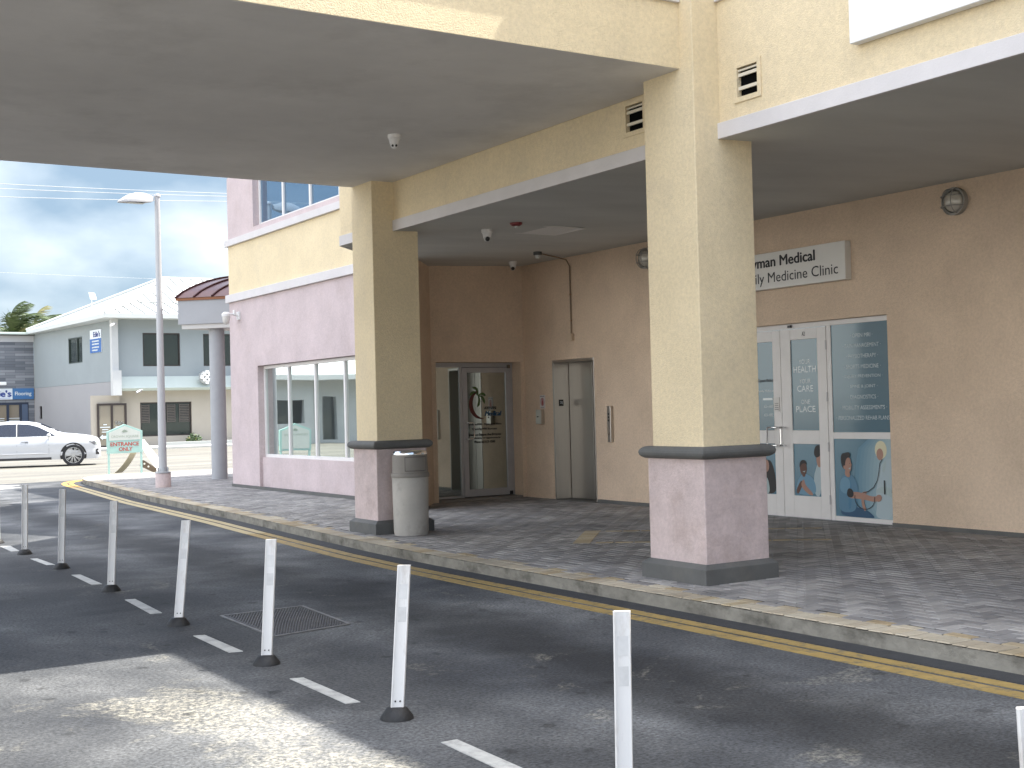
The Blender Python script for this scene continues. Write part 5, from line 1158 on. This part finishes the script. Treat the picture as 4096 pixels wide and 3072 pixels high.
# ------------------------------------------------------------------ white-roofed building seen in the window reflection
RB = thing('white_roofed_building', 'low grey building with white roof seen only reflected in the pink wall windows', 'building', (-7, 60, RZ))
w = MB(); w.panel((0,59,0), UX, UZ, NY, (-7.2, 3), (0, 3.3), [(-6.8,-3.9,1.05,2.24)], 0.3); w.panel((0,59.5,0), UX, UZ, NY, (-16, -7.2), (0, 3.3), [(-8.78,-7.98,0.2,2.37),(-13,-10.5,1.0,2.3)], 0.3)
w.box(-7.35, -7.2, 59, 59.5, 0, 3.3); w.build('wall', mat('grey_render', (0.42,0.43,0.42), 0.9, var=0.06), RB)
w = MB(); w.box(-16, 3, 59.85, 59.95, 0.0, 3.2); w.build('room_backing', GDARK, RB)
w = MB(); w.add([(-17,58.3,3.2),(4,58.3,3.2),(4,58.3,3.45),(-17,58.3,3.45),(-12,64,5.6),(-1,64,5.6),(-17,70,3.45),(4,70,3.45)], [(0,1,2,3),(3,2,5,4),(2,7,5),(3,4,6),(6,4,5,7),(0,6,7,1)]); w.build('roof', WROOF, RB)

# ------------------------------------------------------------------ white car
def build_car():
    CR = thing('parked_car', 'white five-door coupe crossover car facing right on the street before the grey building', 'car', (0,0,0))
    PAINT = mat('white_car_paint', (0.50,0.51,0.52), 0.3, coat=0.6, spec=0.6)
    L0_, L1_ = -0.93, 3.62     # x: 0 at front axle, rearwards positive ; convert to forward below
    WB = 2.76; RWH = 0.355
    def lerp(tab, x):
        for (a, va), (b_, vb) in zip(tab[:-1], tab[1:]):
            if x <= b_: u = max(0, (x-a)/(b_-a)); u = u*u*(3-2*u)*0.35+u*0.65; return va+(vb-va)*u
        return tab[-1][1]
    # x measured backwards from nose (0) to tail (4.5)
    top = [(0,0.70),(0.03,0.84),(0.12,0.93),(0.40,1.00),(0.85,1.06),(1.22,1.10),(1.55,1.27),(1.90,1.43),(2.25,1.505),(2.8,1.52),(3.4,1.48),(3.9,1.36),(4.25,1.20),(4.42,1.08),(4.5,0.85)]
    bot = [(0,0.28),(0.1,0.22),(0.6,0.22),(3.9,0.24),(4.4,0.30),(4.5,0.38)]
    wid = [(0,0.55),(0.05,0.70),(0.18,0.80),(0.5,0.87),(1.0,0.90),(3.6,0.90),(4.2,0.85),(4.42,0.78),(4.5,0.62)]
    belt = 0.98
    def hw(x, z):
        W = lerp(wid, x); t_ = lerp(top, x)
        y = W
        if z < 0.45: y = W - 0.05*(0.45-z)/0.22
        elif z < 0.62: y = W-0.012
        elif z > 0.80: y = W-0.01-0.05*min(1,(z-0.80)/0.18)
        if z > belt: y = W-0.06-(z-belt)*0.52
        # close over the top
        d_ = t_-z; rr_ = 0.10
        if d_ < rr_: y -= (1-math.sqrt(max(0, 1-((rr_-d_)/rr_)**2)))*0.30
        return max(0.0, y)
    xs = [0,0.02,0.05,0.1,0.18,0.3,0.45,0.6,0.75,0.9,1.05,1.2,1.35,1.5,1.65,1.8,1.95,2.1,2.3,2.5,2.7,2.9,3.1,3.3,3.5,3.7,3.9,4.05,4.2,4.32,4.42,4.47,4.5]
    def zl(x):
        b_, t_ = lerp(bot, x), lerp(top, x)
        base = [0, 0.06, 0.14, 0.22, 0.32, 0.42, 0.52, 0.62, 0.70, 0.78, 0.85, 0.90, 0.94, 0.97, 0.99, 1.0]
        return [b_+(t_-b_)*k for k in base]
    vs = []; fs = []; nz_ = 16
    for x in xs:
        Z_ = zl(x)
        ring = [(x, hw(x, z), z) for z in Z_] + [(x, -hw(x, z), z) for z in reversed(Z_)]
        vs += ring
    n_ = 2*nz_
    for i in range(len(xs)-1):
        for j in range(n_): fs.append((i*n_+j, i*n_+(j+1)%n_, (i+1)*n_+(j+1)%n_, (i+1)*n_+j))
    fs += [tuple(range(n_))[::-1], tuple((len(xs)-1)*n_+j for j in range(n_))]
    T = lambda p: (0.87-p[0], p[1], p[2])     # front axle at x=0, forward +x
    body = MB(); body.add([T(v) for v in vs], fs); body.build('body', PAINT, CR, smooth=True, sharp=60, weld=True)
    FA, RA = 0.87, 0.87+WB
    def skin(poly, name, m_, off=0.006, parent=CR, sides=(1,-1), sub=10):
        """patch of the body side over the polygon (x,z), laid out in vertical slices"""
        q = MB()
        x0 = min(p[0] for p in poly); x1 = max(p[0] for p in poly)
        def span(x):
            zz = []
            for i in range(len(poly)):
                a, b_ = poly[i], poly[(i+1) % len(poly)]
                if (a[0]-x)*(b_[0]-x) <= 0 and a[0] != b_[0]: zz.append(a[1]+(b_[1]-a[1])*(x-a[0])/(b_[0]-a[0]))
            return (min(zz), max(zz)) if zz else None
        for s_ in sides:
            cols = []
            for k in range(sub+1):
                x = x0+(x1-x0)*(k/sub)*0.998+0.001; sp = span(x)
                if not sp: continue
                cols.append([(x, s_*(hw(x, sp[0]+(sp[1]-sp[0])*j/5)+off), sp[0]+(sp[1]-sp[0])*j/5) for j in range(6)])
            for a, b_ in zip(cols[:-1], cols[1:]):
                for j in range(5): q.add([T(a[j]),T(b_[j]),T(b_[j+1]),T(a[j+1])], [(0,1,2,3)])
        return q.build(name, m_, parent, smooth=True)
    skin([(1.42,1.01),(1.68,1.17),(1.95,1.315),(2.25,1.40),(2.56,1.42),(2.56,1.01)], 'side_window', GCAR, sub=14)
    skin([(2.62,1.01),(2.62,1.42),(2.9,1.42),(3.3,1.39),(3.7,1.29),(3.98,1.14),(3.86,1.03)], 'side_window', GCAR, sub=14)
    skin([(2.555,1.01),(2.555,1.42),(2.625,1.42),(2.625,1.01)], 'door_pillar', BLACK, off=0.008, sub=2)
    for x in (1.62, 2.60, 3.62): skin([(x,0.34),(x,0.97),(x+0.012,0.97),(x+0.012,0.34)], 'door_gap', mat('shut_line', (0.05,0.05,0.055), 0.8), off=0.003, sub=2)
    for x in (2.36, 3.34):
        q = MB()
        for s_ in (1,-1): q.add([T(p) for p in [(x-0.11,s_*(hw(x,0.84)+0.03),0.83),(x+0.11,s_*(hw(x,0.84)+0.03),0.83),(x+0.11,s_*(hw(x,0.84)+0.03),0.865),(x-0.11,s_*(hw(x,0.84)+0.03),0.865),(x-0.11,s_*(hw(x,0.84)-0.01),0.83),(x+0.11,s_*(hw(x,0.84)-0.01),0.83),(x+0.11,s_*(hw(x,0.84)-0.01),0.865),(x-0.11,s_*(hw(x,0.84)-0.01),0.865)]], [(0,1,2,3),(0,1,5,4),(2,3,7,6),(1,2,6,5),(3,0,4,7)])
        q.build('door_handle', PAINT, CR)
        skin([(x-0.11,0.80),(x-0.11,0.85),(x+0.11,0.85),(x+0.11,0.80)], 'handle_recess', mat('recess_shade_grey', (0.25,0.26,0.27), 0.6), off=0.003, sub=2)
    skin([(1.55,0.235),(1.55,0.31),(3.35,0.31),(3.35,0.235)], 'sill', mat('dark_sill', (0.04,0.04,0.045), 0.6), off=0.01, sub=8)
    skin([(1.6,0.44),(1.75,0.50),(3.2,0.50),(3.3,0.44)], 'side_crease', PAINT, off=0.02, sub=8)
    for xa, nm in ((FA,'front'),(RA,'rear')):
        q = MB()
        for s_ in (1,-1):
            pts = [(xa+0.415*math.cos(2*math.pi*k/36), 0.355+0.415*math.sin(2*math.pi*k/36)) for k in range(36)]
            pts = [(x, z) for x, z in pts]
            q.add([T((x, s_*(hw(x, max(z,0.3))+0.004), max(z, 0.235))) for x, z in pts], [tuple(range(36))])
        q.build('wheel_arch', BLACK, CR)
    TY = mat('tyre_rubber', (0.02,0.02,0.022), 0.8); RIM = mat('alloy_rim', (0.55,0.55,0.54), 0.3, metal=0.7)
    for xa in (FA, RA):
        for s_ in (1,-1):
            yo = s_*0.905; yi = s_*0.70; q = MB()
            N_ = 32; prof_ = [(yi,0.30),(yi,0.345),(yi+s_*0.03,RWH),(yo-s_*0.03,RWH),(yo-s_*0.004,0.345),(yo,0.315),(yo-s_*0.008,0.262)]
            vv = []
            for (yy, rr_) in prof_:
                for k in range(N_): a = 2*math.pi*k/N_; vv.append(T((xa+rr_*math.cos(a), yy, RWH+rr_*math.sin(a))))
            q.add(vv, [(j*N_+k, j*N_+(k+1)%N_, (j+1)*N_+(k+1)%N_, (j+1)*N_+k) for j in range(len(prof_)-1) for k in range(N_)])
            wh = q.build('wheel', TY, CR, smooth=True)
            q = MB(); q.add([T((xa+0.262*math.cos(2*math.pi*k/N_), yo-s_*0.045, RWH+0.262*math.sin(2*math.pi*k/N_))) for k in range(N_)], [tuple(range(N_))], 1)
            for k in range(10):
                for dv in (-0.10, 0.10):
                    a = 2*math.pi*k/10+dv; ai = 2*math.pi*k/10+dv*0.3
                    p_ = Vector((0.05*math.cos(ai), 0.05*math.sin(ai))); e_ = Vector((0.258*math.cos(a), 0.258*math.sin(a))); nn_ = (e_-p_).normalized(); pn = Vector((-nn_.y, nn_.x))*0.010
                    q.add([T((xa+v.x, yo-s_*0.012, RWH+v.y)) for v in (p_-pn, e_-pn, e_+pn, p_+pn)]+[T((xa+v.x, yo-s_*0.044, RWH+v.y)) for v in (p_-pn, e_-pn, e_+pn, p_+pn)], [(0,1,2,3),(0,1,5,4),(2,3,7,6)], 0)
            for k in range(N_):
                a, b_ = 2*math.pi*k/N_, 2*math.pi*(k+1)/N_
                q.add([T((xa+r0*math.cos(c), yo-s_*0.010, RWH+r0*math.sin(c))) for r0, c in ((0.25,a),(0.25,b_),(0.268,b_),(0.268,a))], [(0,1,2,3)], 0)
            q.add([T((xa+0.06*math.cos(2*math.pi*k/16), yo-s_*0.008, RWH+0.06*math.sin(2*math.pi*k/16))) for k in range(16)], [tuple(range(16))], 0)
            q.build('rim', [RIM, BLACK], wh)
    skin([(0.10,0.70),(0.16,0.79),(0.42,0.83),(0.30,0.74),(0.22,0.68)], 'headlight', glass('headlight_glass', (0.10,0.11,0.12), 0.05, 0.2), off=0.006, sub=8)
    skin([(0.05,0.36),(0.06,0.56),(0.17,0.52),(0.19,0.36)], 'air_intake', BLACK, off=0.004, sub=5)
    skin([(4.10,0.93),(4.10,1.02),(4.42,0.98),(4.44,0.88)], 'tail_light', mat('tail_light_red', (0.25,0.01,0.01), 0.2), off=0.005, sub=6)
    # windscreen
    q = MB()
    for a, b_ in ((1.28,1.55),(1.55,1.87)):
        za, zb = lerp(top, a)+0.004, lerp(top, b_)+0.004; wa, wb_ = 0.60, 0.56
        q.add([T((a,-wa,za)),T((a,wa,za)),T((b_,wb_,zb)),T((b_,-wb_,zb))], [(0,1,2,3)])
    q.build('windscreen', GCAR, CR)
    for s_ in (1,-1):
        q = MB(); q.sphere(T((1.62, s_*0.99, 1.03)), 0.10, 12, 8, sc=(0.7, 1.0, 0.62)); q.tube([T((1.62,s_*0.86,0.98)), T((1.62,s_*0.95,1.0))], 0.03, 6); q.build('door_mirror', PAINT, CR, smooth=True)
    return CR
car = build_car()
th = R(-14); car.rotation_euler = (0, 0, th); 
# near front wheel contact point at (10.55, 43.7); the near side is local -y
wpt = Vector((0, -0.87, 0)); wpt.rotate(Matrix.Rotation(th, 3, 'Z'))
car.location = (10.50-wpt.x, 43.55-wpt.y, RZ)

# ------------------------------------------------------------------ bush, palms, cables
LEAF = mat('palm_leaf', (0.055,0.085,0.025), 0.6, var=0.35, vscale=2.0); LEAFY = mat('dry_palm_leaf', (0.16,0.15,0.05), 0.6, var=0.3, vscale=2); BARK = mat('palm_bark', (0.16,0.13,0.10), 0.9, var=0.2)
def palm(x, y, h, n_, seed, label):
    rnd = random.Random(seed)
    t = thing('palm_tree', label, 'palm tree', (x, y, 0), 'palm trees behind the flooring shop')
    MB().tube([(x,y,0),(x+0.15,y,h*0.5),(x+0.4,y,h)], 0.2, 10, r2=0.12).build('trunk', BARK, t, smooth=True)
    f = MB()
    for k in range(n_):
        a = rnd.uniform(0, 2*math.pi); L = rnd.uniform(2.2, 3.3); el = rnd.uniform(0.1, 1.25)
        p = Vector((x+0.4, y, h)); d_ = Vector((math.cos(a)*math.cos(el), math.sin(a)*math.cos(el), math.sin(el))); pts = [p.copy()]
        for s_ in range(12):
            d_ = (d_ + Vector((0.12, 0.0, -0.115))).normalized(); p = p + d_*L/12; pts.append(p.copy())
        mi = 1 if rnd.random() < 0.25 else 0
        f.tube(pts, 0.025, 4, mi)
        for i in range(1, 13):
            for q_ in range(3):
                b_ = pts[i-1].lerp(pts[i], q_/3); dd = (pts[i]-pts[i-1]).normalized(); sd_ = dd.cross(Vector((0,0,1))); sd_.normalize()
                for s_ in (1,-1):
                    l_ = 1.0*math.sin(math.pi*(i+q_/3)/14)+0.15
                    tip = b_ + (sd_*s_*0.55+dd*0.7+Vector((0.35,0,-0.45+rnd.uniform(-.15,.15)))).normalized()*l_
                    f.add([b_-dd*0.05, b_+dd*0.05, tip], [(0,1,2)], mi)
    f.build('crown', [LEAF, LEAFY], t, fixn=False)
palm(18.7, 95, 7.6, 34, 1, 'wind-blown palm with full crown left behind the flooring shop')
palm(20.6, 97, 7.6, 34, 2, 'wind-blown palm with yellowish crown nearest the grey building roof')
palm(17.9, 103, 7.0, 16, 3, 'low palm crown at the far left edge behind the flooring shop roof')
t = thing('small_shrub', 'small green flowering shrub at the foot of the grey building wall', 'shrub', (21.8, 65.2, 0.12))
rnd = random.Random(5); f = MB()
for k in range(420):
    r_ = rnd.random()**0.5; a = rnd.uniform(0, 6.28); c_ = Vector((21.78+0.42*r_*math.cos(a), 65.1+0.25*r_*math.sin(a), 0.15+rnd.random()*(0.62-0.3*r_)))
    u = Vector((rnd.uniform(-1,1),rnd.uniform(-1,1),rnd.uniform(-1,1))).normalized()*0.06; v = u.cross(Vector((rnd.uniform(-1,1),rnd.uniform(-1,1),rnd.uniform(-1,1)))).normalized()*0.03
    f.add([c_-u, c_+v, c_+u, c_-v], [(0,1,2,3)], 1 if rnd.random() < 0.05 else 0)
f.build('foliage', [mat('shrub_leaf', (0.05,0.10,0.03), 0.6), mat('shrub_flower', (0.55,0.5,0.2), 0.6)], t, fixn=False)
f = MB()
for k in range(5): f.tube([(21.78,65.1,0.12),(21.5+k*0.14,65.1,0.5)], 0.012, 5)
f.build('stem', BARK, t)
CAB = mat('pale_cable', (0.40,0.40,0.40), 0.5)
for z0, z1, zm, r_, lb in ((12.06,12.335,0.02,0.013,'topmost power cable crossing the sky at the left'),(11.85,12.19,0.02,0.013,'second power cable from the top crossing the sky at the left'),(11.47,11.936,0.03,0.013,'third power cable down crossing the sky at the left'),(8.24,8.19,-0.1,0.006,'thin lower cable crossing just above the hip roof')):
    s_ = (z1-z0)/10.4; pts = []
    for k in range(25):
        x = -14+k*2.4; u = (x-16.7)/30; pts.append((x, 60, z0+(x-11.5)*s_*1.0+zm+0.9*(u*u-0.03)))
    tag(MB().tube(pts, r_, 5).build('power_cable', CAB), lb, 'cable', 'power cables over the street')
